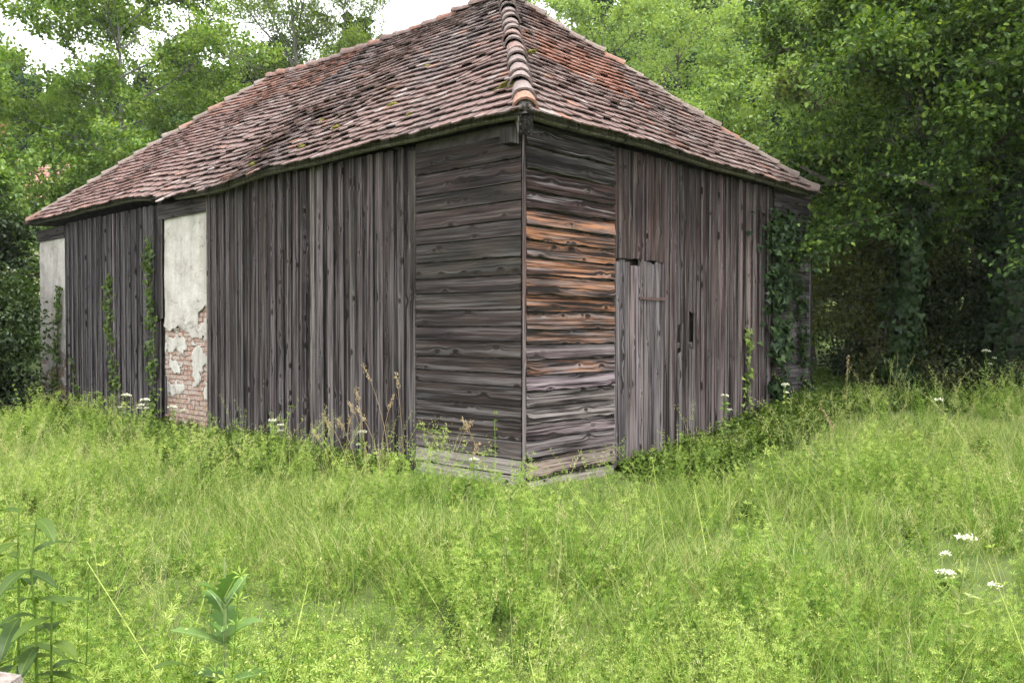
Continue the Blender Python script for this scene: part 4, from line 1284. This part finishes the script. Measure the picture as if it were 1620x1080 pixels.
def long_stems(seed):
    """straight pale stems leaning across the weeds, with sparse whorls"""
    g = np.random.default_rng(seed); G = Geo()
    for _ in range(2):
        a = g.uniform(0, 6.3); l_ = g.uniform(0.3, 0.9)
        d = np.array([math.cos(a) * l_, math.sin(a) * l_, 1]); d /= np.linalg.norm(d)
        h = g.uniform(0.65, 0.95); fs = np.linspace(0, 1, 6)[:, None]
        pts = d * h * fs + np.array([0, 0, -0.05]) * fs ** 2
        G.add(*tube(pts, np.linspace(0.0032, 0.0014, 6), 4), g.uniform(0.4, 0.95))
        m = 8; f = np.linspace(0.4, 1, m)
        P = d * h * f[:, None]
        b = rand_dirs(g, m); D = norm(d + g.normal(0, 0.15, (m, 3)))
        V, F = scatter(*WH, P, frames(b - D * np.sum(b * D, 1, keepdims=True), D), 0.026)
        G.add(V, F, 0.7)
    return G.mesh('long_stems', M_BED)

def seed_grass(seed, n=5, h=0.8):
    g = np.random.default_rng(seed); G = Geo()
    for _ in range(n):
        a = g.uniform(0, 6.3); l_ = abs(g.normal(0, 0.28))
        p = np.array([g.normal(0, 0.05), g.normal(0, 0.05), 0]); d = np.array([math.cos(a) * l_, math.sin(a) * l_, 1]); d /= np.linalg.norm(d)
        hh = h * g.uniform(0.7, 1.15); fs = np.linspace(0, 1, 6)[:, None]
        bend = np.array([math.cos(a), math.sin(a), -0.35]) * 0.22 * hh
        pts = p + d * hh * fs + bend * fs ** 2.5
        G.add(*tube(pts, np.linspace(0.0018, 0.0007, 6), 3), g.uniform(0.6, 1.0))
        k = 26
        f = g.uniform(0.74, 1.0, k)
        c = p + d * hh * f[:, None] + bend * f[:, None] ** 2.5 + g.normal(0, 0.010, (k, 3))
        V, F = scatter(*T_NARROW, c, frames(np.array([0, 0, 1.0]) + g.normal(0, 0.5, (k, 3)), rand_dirs(g, k)), 0.018)
        G.add(V, F, g.uniform(0.75, 1.0))
    return G.mesh('seed_grass', M_GRASS)

def broad_herb(seed, n=26, h=0.32, leaf=0.07, template=T_OVATE, mat=None):
    g = np.random.default_rng(seed); G = Geo()
    for _ in range(7):
        a = g.uniform(0, 6.3); l_ = abs(g.normal(0, 0.4)); d = np.array([math.cos(a) * l_, math.sin(a) * l_, 1]); d /= np.linalg.norm(d)
        p = np.array([g.normal(0, 0.07), g.normal(0, 0.07), 0]); hh = h * g.uniform(0.6, 1.2)
        G.add(*tube(np.array([p, p + d * hh]), [0.003, 0.0015], 3), 0.4)
        f = g.uniform(0.25, 1.0, n // 4 + 3)
        c = p + d * hh * f[:, None]
        out = rand_dirs(g, len(c)); out[:, 2] = np.abs(out[:, 2]) * 0.3; out = norm(out)
        V, F = scatter(*template, c, frames(out + [0, 0, 0.1], np.array([0, 0, 1.0]) + g.normal(0, 0.3, (len(c), 3))), leaf * g.uniform(0.6, 1.2, len(c)))
        G.add(V, F, np.repeat(np.clip(g.normal(0.5, 0.2, len(c)) + 0.6 * (f - 0.6), 0, 1), len(template[1])))
    return G.mesh('herb', mat or M_HERB)

def field_points(g, dens, y0, y1, margin=1.2):
    """random points of the meadow inside the view with a margin; dens(x, y) per square metre"""
    X1_ = 0.62 * y1 + margin
    out = []
    dmax = 400
    for ya in np.arange(y0, y1, 0.5):
        xm = 0.62 * (ya + 0.5) + margin
        n = g.poisson(dmax * 0.5 * 2 * xm) if False else int(dmax * 0.5 * 2 * xm)
        x = g.uniform(-xm, xm, n); y = g.uniform(ya, ya + 0.5, n)
        bx, by = barn_xy(x, y)
        ok = ~((bx > -0.03) & (by > -0.03) & (bx < WW + 0.1) & (by < LW + 0.1))
        ok &= ~((x < -1.02) & (y < 2.22) & (x > -2.5))
        p = dens(x, y, bx, by) / dmax
        ok &= g.random(n) < p
        out.append(np.stack([x[ok], y[ok]], -1))
    return np.concatenate(out)

def vnoise(x, y, s, seed=0):
    """cheap smooth noise in -1..1"""
    return (np.sin(x * s + seed * 1.7 + 1.3 * np.sin(y * s * 0.8 + seed)) + np.sin(y * s * 1.3 - seed * 2.1 + 1.1 * np.sin(x * s * 1.1 + 2 * seed)) + np.sin((x + y) * s * 0.7 + seed * 3.3)) / 3

def place(g, xy, tilt=0.12, s0=0.8, s1=1.2):
    n = len(xy)
    P = np.stack([xy[:, 0], xy[:, 1], ground_z(xy[:, 0], xy[:, 1])], -1)
    rot = np.stack([g.normal(0, tilt, n), g.normal(0, tilt, n), g.uniform(0, 6.3, n)], -1)
    return P, rot, g.uniform(s0, s1, n)

def wooded(x, y, bx, by):
    """deep shade under the trees at the right and left where the meadow ends"""
    return np.clip(sstep(13.6, 15.2, y) * (x > 3) + sstep(-7.6, -9.4, x * 1.0) * sstep(13.4, 15, y) * (x < 0), 0, 1)

g = np.random.default_rng(900)
d_grass = lambda x, y, bx, by: np.where(y < 5, 90, np.where(y < 10, 105, 80)) * np.clip(0.58 + 0.62 * vnoise(x, y, 1.1, 1), 0.12, 1.3) * (1 - 0.85 * wooded(x, y, bx, by))
xy = field_points(g, d_grass, 2.3, 19)
P, rot, sc = place(g, xy, 0.12, 0.6, 1.05)
bx_, by_ = barn_xy(P[:, 0], P[:, 1])
sc *= 1 - 0.2 * (P[:, 1] < 5)
sc *= (0.88 + 0.38 * vnoise(P[:, 0], P[:, 1], 1.9, 21)) * (1 - 0.25 * sstep(6.5, 10, P[:, 1]))
sc *= 1 - 0.62 * np.exp(-np.maximum(-np.minimum(bx_, by_), 0) / 0.9) * (np.maximum(bx_, by_) > -1.0)
scatter_object('meadow_grass', 'uncut bright green meadow grass round the barn', 'grass', [grass_tuft(i, 34, 0.42, 0.11, 0.08 + 0.14 * (i % 3)) for i in range(5)] + [grass_tuft(8, 26, 0.62, 0.07, 0.15), grass_tuft(9, 22, 0.66, 0.05, 0.3)], P, rot, sc, np.where((g.random(len(P)) < 0.16) & (vnoise(P[:, 0], P[:, 1], 1.6, 15) > -0.2), g.integers(5, 7, len(P)), g.integers(0, 5, len(P))))

d_bed = lambda x, y, bx, by: np.where(y < 5.5, 46, np.where(y < 8, 26, 10)) * np.clip(0.7 + 0.95 * vnoise(x, y, 0.95, 4), 0.05, 1.5) * (1 - wooded(x, y, bx, by)) * (np.minimum(bx, by) < -0.7)
xy = field_points(g, d_bed, 2.3, 14)
P, rot, sc = place(g, xy, 0.16, 0.65, 1.1)
pick = g.integers(0, 4, len(P))
sc *= 0.88 + 0.5 * vnoise(P[:, 0], P[:, 1], 1.7, 23)
fl = (vnoise(P[:, 0], P[:, 1], 0.8, 9) > 0.35) & (g.random(len(P)) < 0.5)
pick[fl] = 4
pick[g.random(len(P)) < 0.11] = 5
pick[g.random(len(P)) < 0.11] = 6
scatter_object('bedstraw', 'dense pale green bedstraw with whorled leaves in the foreground meadow', 'weeds', [bedstraw(50 + i) for i in range(4)] + [bedstraw(60, 7, 0.56, flowers=220), long_stems(61), long_stems(62)], P, rot, sc, pick)

d_seed = lambda x, y, bx, by: np.where(y < 4, 2.0, np.where(y < 9, 6.5, 2.5)) * (np.minimum(bx, by) < -0.9) * np.clip(0.7 + 0.9 * vnoise(x, y, 0.6, 6), 0.1, 2) * (1 - wooded(x, y, bx, by))
xy = field_points(g, d_seed, 3.0, 16)
P, rot, sc = place(g, xy, 0.18, 0.7, 1.1)
scatter_object('seeding_grass', 'thin pale seed stalks standing above the meadow', 'grass', [seed_grass(70 + i) for i in range(5)], P, rot, sc, g.integers(0, 5, len(P)))

# broad-leaved herbs along the foot of the walls and under the trees
def d_herb(x, y, bx, by):
    rw = np.exp(-((by + 0.6) / 0.6) ** 2) * (bx > 1.3) * (by < 0.05) * 60
    lw_ = np.exp(-((bx + 0.7) / 0.8) ** 2) * (by > 1.6) * (bx < 0.05) * 48
    far = sstep(11.0, 13.5, y) * (x > 3) * 40 + 26 * wooded(x, y, bx, by)
    return np.clip(rw + lw_ + far + 0.3, 0, 110)
xy = field_points(g, d_herb, 3.0, 20, 2.0)
P, rot, sc = place(g, xy, 0.12, 0.55, 0.95)
scatter_object('herb_cover', 'low dark broad-leaved herbs along the foot of the walls and under the trees', 'weeds', [broad_herb(80 + i, 40, 0.28, 0.052, T_OVATE if i % 2 else T_LOBED) for i in range(4)] + [broad_herb(90 + i, 130, 0.30, 0.06, T_NARROW) for i in range(3)], P, rot, sc, np.where(barn_xy(P[:, 0], P[:, 1])[0] < 0.1, g.integers(4, 7, len(P)), g.integers(0, 4, len(P))))

# far forest covering the hill
def forest_tree(seed, conifer):
    g = np.random.default_rng(seed); G = Geo()
    G.add(*tube(np.array([[0, 0, 0], [0, 0, 9.0]]), [0.25, 0.05], 5), 0.1)
    n = 1100
    f = g.uniform(0.08, 1, n)
    r_ = (1 - f) * 2.6 + 0.15 if conifer else 3.2 * np.sqrt(np.clip(1 - ((f - 0.55) / 0.47) ** 2, 0.02, 1))
    a = g.uniform(0, 6.3, n); q = np.sqrt(g.uniform(0.3, 1, n)) * (1 + 0.18 * np.sin(a * 5 + f * 30))
    c = np.stack([np.cos(a) * r_ * q, np.sin(a) * r_ * q, f * (13 if conifer else 10.5)], -1)
    out = norm(np.stack([np.cos(a), np.sin(a), np.full(n, -0.3)], -1))
    V, F, t = leaf_cloud(g, c, out, 0.7 if conifer else 0.6, T_RHOMB, 0.6, (0.2 if conifer else 0.6, 0.2))
    G.add(V, F, t)
    return G.mesh('forest_tree', M_FAR)
g = np.random.default_rng(950)
n = 2300
x = g.uniform(-140, 140, n); y = g.uniform(48, 160, n)
ok = (np.abs(x) < 0.75 * y + 12)
xy = np.stack([x[ok], y[ok]], -1)
P, rot, sc = place(g, xy, 0.03, 0.75, 1.35)
P[:, 2] -= 0.3
scatter_object('hill_forest', 'distant mixed forest covering the hill above the barn roof', 'forest', [forest_tree(i, i % 3 == 0) for i in range(6)], P, rot, sc, g.integers(0, 6, len(P)))
# ------------------------------------------------------------------ single plants that stand out
def plant_root(name, label, cat, x, y, group=None):
    e = empty(name, (x, y, gz(x, y)))
    return tag(e, label, cat, group)

def grass_stalk(label, x, y, h, lean, seed, head=0.14, group='dry grass stalks by the barn corner'):
    """a single tall stalk with a straw-coloured head, leaning by the vector lean at its top"""
    g = np.random.default_rng(seed)
    root = plant_root('grass_stalk', label, 'grass stalk', x, y, group)
    fs = np.linspace(0, 1, 9)[:, None]
    top = np.array([lean[0], lean[1], h])
    pts = np.array([0, 0, -0.02]) + np.concatenate([top[:2] * fs ** 2.0, h * fs - 0.06 * h * fs ** 4], 1)
    s_ = Geo(); s_.add(*tube(pts, np.linspace(0.0042, 0.002, 9), 4), 0.3)
    s_.build('stem', M_STRAW, root)
    k = 46
    L_ = math.sqrt(h * h + lean[0] ** 2 + lean[1] ** 2)
    f = g.uniform(1 - head / L_, 1.0, k)
    c = np.stack([np.interp(f, fs[:, 0], pts[:, i]) for i in range(3)], -1) + g.normal(0, 0.010, (k, 3))
    d = norm(pts[-1] - pts[-3])
    V, F = scatter(*T_NARROW, c, frames(d + g.normal(0, 0.35, (k, 3)), rand_dirs(g, k)), 0.029)
    hd = Geo(); hd.add(V, F, np.repeat(g.uniform(0.4, 1, k), 2)); hd.build('seed_head', M_STRAW, root)

stalks = [
    ('tallest arching dry grass stalk left of the barn corner', -1.25, 8.75, 1.35, (-0.28, 0.0), 0.22),
    ('upright dry grass stalk beside the tallest arching one', -1.12, 8.8, 1.25, (-0.08, 0.0), 0.20),
    ('dry grass stalk with drooping head low against the dark boards', -1.45, 8.7, 0.95, (-0.22, 0.05), 0.16),
    ('short dry grass stalk leaning left near the wall foot', -1.55, 8.6, 0.8, (-0.2, -0.05), 0.14),
    ('dry grass stalk with thick head just left of the corner bay', -1.3, 8.5, 0.9, (-0.25, 0.05), 0.16),
    ('pale grass stalk left of the dry clump', -1.75, 8.9, 0.78, (0.06, 0.0), 0.12),
    ('farthest left dry grass stalk of the clump, bent over', -1.9, 9.0, 0.62, (-0.2, 0.0), 0.12),
    ('dry grass stalk with spread head against the corner planks', -0.25, 8.0, 0.82, (-0.22, 0.0), 0.14),
    ('dry grass stalk with heavy nodding head before the corner planks', -0.42, 7.95, 0.58, (0.1, 0.0), 0.14),
    ('thin dry stalk bending right before the corner planks', -0.6, 8.0, 0.8, (0.22, 0.0), 0.13),
    ('dry grass stalk leaning right across the board edge', -1.35, 8.6, 1.05, (0.16, 0.0), 0.18),
    ('pinkish dry stalk between the two tall stalks and the clump', -1.5, 8.75, 1.1, (-0.1, 0.0), 0.18),
    ('low dry stalk bowing left under the arching stalk', -1.65, 8.7, 0.85, (-0.3, 0.0), 0.18),
]
for i, (lab, x, y, h, ln, hd) in enumerate(stalks): grass_stalk(lab, x, y, h, ln, 600 + i, hd)
grass_stalk('tall pale flower spike at the meadow edge before the wood', 4.75, 12.1, 0.95, (0.02, 0.0), 630, 0.32, None)
grass_stalk('arching pale grass stalk in the right meadow', 3.4, 8.7, 0.85, (-0.25, 0.0), 631, 0.3, None)

def umbel(label, x, y, h, size, heads, seed, lean=(0, 0), group='white umbel flowers'):
    g = np.random.default_rng(seed)
    root = plant_root('umbel_flower', label, 'flower', x, y, group)
    st = Geo(); fs = np.linspace(0, 1, 6)[:, None]
    top = np.array([lean[0], lean[1], h])
    pts = np.concatenate([top[:2] * fs ** 1.5, h * fs], 1)
    st.add(*tube(pts, np.linspace(0.004, 0.0022, 6), 4), 0.3)
    for q in range(heads):
        b = pts[-1] if q == 0 else pts[3] + (pts[4] - pts[3]) * g.random()
        e = pts[-1] if q == 0 else b + np.array([g.normal(0, 1), g.normal(0, 0.6), 0]) * size * 1.5 + [0, 0, g.uniform(0.04, 0.12)]
        sz = size * (1 if q == 0 else g.uniform(0.45, 0.8))
        if q: st.add(*tube(np.array([b, (b + e) / 2 + [0, 0, -0.01], e - [0, 0, sz * 0.3]]), 0.002, 3), 0.4)
        k = 55
        rr_ = sz * np.sqrt(g.random(k)); a = g.uniform(0, 6.3, k)
        c = e + np.stack([rr_ * np.cos(a), rr_ * np.sin(a), 0.25 * sz * (1 - (rr_ / sz) ** 2) + g.normal(0, 0.004, k)], -1)
        for j in range(0, k, 5): st.add(*tube(np.array([e - [0, 0, sz * 0.5], c[j]]), 0.0012, 3), 0.5)
        V, F = scatter(*T_OVATE, c, frames(rand_dirs(g, k), np.array([0, 0, 1.0]) + g.normal(0, 0.25, (k, 3))), sz * 0.30)
        fl_ = Geo(); fl_.add(V, F, np.repeat(g.uniform(0.3, 1, k), 6)); fl_.build('flower_head', M_WHITE, root)
    # feathery leaves
    n_ = 26; f = g.uniform(0.15, 0.85, n_)
    c = np.stack([np.interp(f, fs[:, 0], pts[:, i]) for i in range(3)], -1)
    V, F = scatter(*T_NARROW, c, frames(rand_dirs(g, n_, 0.4), rand_dirs(g, n_)), 0.09)
    st.add(V, F, 0.6)
    st.build('stem', M_STALK, root)

umbel('large white flower head at the right of the foreground meadow', 1.98, 3.78, 0.66, 0.045, 5, 700, (0.05, 0.02))
ums = [
    ('leftmost white flower head at the foot of the far boards', -5.93, 13.1, 0.62, 0.08, 3),
    ('white flower head between the far boards and the plaster pier', -5.68, 13.2, 0.55, 0.08, 3),
    ('white flower head right before the plaster pier', -5.10, 12.8, 0.5, 0.07, 2),
    ('white flower head at the foot of the broad board bay', -2.98, 10.6, 0.46, 0.06, 3),
    ('white flower head half hidden beside the dry grass clump', -1.62, 9.2, 0.52, 0.05, 2),
    ('white flower head right at the foot of the corner planks', -0.36, 8.05, 0.36, 0.05, 2),
    ('white flower head near the foot of the right wall boards', 2.72, 10.9, 0.62, 0.05, 2),
    ('white flower head near the ivy curtain', 3.72, 11.6, 0.6, 0.06, 2),
    ('lone white flower head in the right meadow', 4.85, 9.7, 0.6, 0.05, 1),
    ('pale flower cluster standing before the dark wood', 7.0, 12.6, 0.85, 0.06, 4),
]
for i, (lab, x, y, h, sz, n_) in enumerate(ums): umbel(lab, x, y, h, sz, n_, 710 + i)

def strip_leaf(g, p, d, ln, wid, droop, lobes=0, fold=0.12, segs=10):
    """a leaf blade along d with drooping tip; lobes > 0 gives a toothed outline. returns verts, faces and the rib faces"""
    d = d / np.linalg.norm(d)
    side = np.cross(d, [0, 0, 1.0]); side /= np.linalg.norm(side)
    up = np.cross(side, d)
    V = []
    for i in range(segs + 1):
        f = i / segs
        c = p + d * ln * f + np.array([0, 0, -1.0]) * droop * ln * f * f
        w = wid * (math.sin(math.pi * min(1, f * 0.92 + 0.06)) ** 0.8) * (1.0 if not lobes else (0.72 + 0.42 * (0.5 + 0.5 * math.cos(lobes * 2 * math.pi * f))))
        w = max(w, 0.0008)
        rib = max(0.004 * (1 - f), 0.001) if lobes else 0.0012
        V += [c - side * w + up * fold * w, c - side * rib, c + side * rib, c + side * w + up * fold * w]
    F = []; R2 = []
    for i in range(segs):
        k = i * 4
        F += [(k, k + 1, k + 5, k + 4), (k + 2, k + 3, k + 7, k + 6)]; R2 += [(k + 1, k + 2, k + 6, k + 5)]
    return np.array(V), np.array(F), np.array(R2)

# wild lettuce with toothed blue-green leaves
def lettuce(label, x, y, h, seed):
    g = np.random.default_rng(seed)
    root = plant_root('wild_lettuce', label, 'plant', x, y)
    st = Geo(); st.add(*tube(np.array([[0, 0, -0.02], [0.005, 0, h * 0.5], [0, 0.005, h]]), [0.009, 0.007, 0.004], 6), 0.7)
    st.build('stem', M_LETT, root)
    spec = [(-2.75, 0.66, 0.24, 0.065, 0.75), (0.35, 0.66, 0.23, 0.055, 0.95), (-2.3, 0.82, 0.19, 0.05, 1.5), (-0.5, 0.84, 0.18, 0.05, 1.6), (2.9, 0.52, 0.22, 0.06, 0.4), (-0.1, 0.5, 0.22, 0.06, 0.45), (1.7, 0.66, 0.24, 0.055, 1.3), (-1.9, 0.50, 0.20, 0.06, 0.25), (2.5, 0.78, 0.18, 0.05, 1.1),
            (-0.9, 0.42, 0.2, 0.06, 0.2), (3.6, 0.38, 0.22, 0.06, 0.2), (0.9, 0.80, 0.17, 0.045, 1.2), (-1.3, 0.72, 0.17, 0.05, 0.7), (0.1, 0.3, 0.2, 0.06, 0.2)]
    for (a, f, ln, w, ele) in spec:
        d = np.array([math.cos(a), math.sin(a), ele])
        V, F, R2 = strip_leaf(g, np.array([0, 0, h * f]), d + g.normal(0, 0.12, 3), ln * 0.85, w * 0.9, g.uniform(0.05, 0.4), 5, g.uniform(0.1, 0.5), 20)
        lf = Geo(); lf.add(V, F, 0.35 + 0.1 * g.random()); lf.add(V, R2, 1.0)
        lf.build('leaf', M_LETT, root)
lettuce('wild lettuce with toothed blue-green leaves and white midribs in the foreground', -0.99, 2.92, 0.88, 5)

def leafy_stem(label, x, y, h, lean, n_, ln, w, seed, mat, sm, group=None, name='leafy_weed', elev=0.2, droop=0.5, r0=0.006):
    g = np.random.default_rng(seed)
    root = plant_root(name, label, 'plant', x, y, group)
    fs = np.linspace(0, 1, 8)
    pts = np.stack([lean[0] * fs ** 1.4, lean[1] * fs ** 1.4, h * fs], -1); pts[1:-1] += g.normal(0, 0.006, (6, 3))
    st = Geo(); st.add(*tube(pts, np.linspace(r0, r0 * 0.4, 8), 5), 0.3); st.build('stem', sm, root)
    for k in range(n_):
        f = 0.25 + 0.75 * (k + 0.5) / n_
        p = np.array([np.interp(f, fs, pts[:, i]) for i in range(3)])
        a = k * 2.4 + g.uniform(-0.3, 0.3)
        V, F, R2 = strip_leaf(g, p, np.array([math.cos(a), math.sin(a), elev + g.normal(0, 0.15)]), ln * g.uniform(0.7, 1.15) * (1.1 - 0.3 * f), w, droop * g.uniform(0.6, 1.4), 0, 0.25, 7)
        lf = Geo(); lf.add(V, F, g.uniform(0.25, 0.7)); lf.add(V, R2, 0.9); lf.build('leaf', mat, root)

GW = 'big-leaved weeds at the left edge'
leafy_stem('tallest big-leaved weed at the left edge, tip bending right', -1.38, 2.40, 1.12, (0.04, 0.0), 19, 0.17, 0.022, 801, M_HERB, M_STALK, GW)
leafy_stem('big-leaved weed beside the concrete block', -1.33, 2.45, 0.88, (0.03, -0.05), 17, 0.16, 0.022, 802, M_HERB, M_STALK, GW)
leafy_stem('big-leaved weed cut by the left edge of the picture', -1.47, 2.55, 1.10, (-0.02, 0.02), 18, 0.16, 0.022, 803, M_HERB, M_STALK, GW)
leafy_stem('low big-leaved weed left of the wild lettuce', -1.14, 2.62, 0.62, (0.02, 0), 9, 0.15, 0.02, 804, M_HERB, M_STALK, GW)

def stalk(label, x, y, top, seed):
    """a bare green weed stalk with small whorls"""
    g = np.random.default_rng(seed)
    root = plant_root('weed_stalk', label, 'plant', x, y, 'green weed stalks in the foreground')
    fs = np.linspace(0, 1, 8)
    pts = np.stack([top[0] * fs ** 1.2, top[1] * fs, top[2] * fs], -1)
    st = Geo(); st.add(*tube(pts, np.linspace(0.0048, 0.002, 8), 5), 0.25); st.build('stem', M_STALK, root)
    ks = np.arange(0.3, 1.0, 0.11)
    P = np.stack([np.interp(ks, fs, pts[:, i]) for i in range(3)], -1)
    D = norm(np.array(top, float))[None] + g.normal(0, 0.1, (len(ks), 3))
    a = rand_dirs(g, len(ks)); Rm = frames(a - norm(D) * np.sum(a * norm(D), 1, keepdims=True), norm(D))
    V, F = scatter(*WH, P, Rm, 0.030 * g.uniform(0.7, 1.2, len(ks)))
    lf = Geo(); lf.add(V, F, 0.2); lf.build('foliage', M_BED, root)
stalk('dark green stalk leaning left above the foreground centre', -0.18, 3.05, (-0.28, 0.15, 0.86), 1)
stalk('long stalk leaning in from the left edge', -1.38, 2.75, (-0.42, 0.1, 0.90), 2)
stalk('upright budded stalk left of the wild lettuce', -1.52, 3.0, (0.03, 0.0, 0.86), 3)
stalk('thin stalk leaning left behind the wild lettuce', -1.02, 3.4, (-0.22, 0.1, 0.80), 4)
stalk('pale stalk leaning right across the bottom of the meadow', 0.28, 2.9, (0.30, 0.2, 0.82), 5)
stalk('stalk leaning left in the right foreground', 1.5, 3.2, (-0.35, 0.15, 0.78), 6)
stalk('stalk leaning right towards the large white flower', 1.25, 3.0, (0.4, 0.15, 0.72), 7)

# ------------------------------------------------------------------ concrete block at the left edge
g = np.random.default_rng(4)
nb = 9
V, F = [], []
lo = np.array([-2.3, 1.35, gz(-1.6, 1.9) - 0.1]); hi = np.array([-1.175, 2.08, 0.775])
u3 = np.linspace(0, 1, nb)
cnt = 0
for ax in range(3):
    for sgn in (0, 1):
        b_, c_ = (ax + 1) % 3, (ax + 2) % 3
        A, B = np.meshgrid(u3, u3, indexing='ij')
        Q = np.zeros((nb, nb, 3)); Q[..., ax] = sgn; Q[..., b_] = A; Q[..., c_] = B
        V.append((lo + (hi - lo) * Q).reshape(-1, 3))
        for i in range(nb - 1):
            for j in range(nb - 1):
                q = cnt + i * nb + j
                f = (q, q + nb, q + nb + 1, q + 1)
                F.append(f if sgn else f[::-1])
        cnt += nb * nb
V = np.concatenate(V)
ctr = (lo + hi) / 2
for i in range(len(V)):
    p = V[i]; d = (p - ctr) / ((hi - lo) / 2)
    k = np.sum(np.abs(d) > 0.86)
    if k >= 2: p = ctr + (p - ctr) * (1 - 0.02 * (k - 1))
    q = Vector(p) * 3.0
    V[i] = p + np.array([mnoise.noise(q), mnoise.noise(q + Vector((9, 1, 4))), mnoise.noise(q + Vector((3, 7, 2)))]) * 0.018
tag(obj('concrete_block', mesh_np('concrete_block', V, np.array(F), M_CONC, smooth=True)), 'rough pale concrete wall end at the bottom left corner', 'wall')

# ------------------------------------------------------------------ damp summer air between the trees
HAZE = 0.0004
m, t, out = newmat('haze')
pv = N(t, 'ShaderNodeVolumePrincipled')
pv.inputs['Color'].default_value = (0.93, 0.97, 1.0, 1)
pv.inputs['Density'].default_value = HAZE
pv.inputs['Anisotropy'].default_value = 0.3
L(t, pv.outputs[0], out.inputs['Volume'])
hz_o = obj('haze', mesh_np('haze', *box((-158, -68, -1.5), (158, 172, 78)), m))
tag(hz_o, 'thin pale haze in the air of the valley', 'haze', kind='stuff')
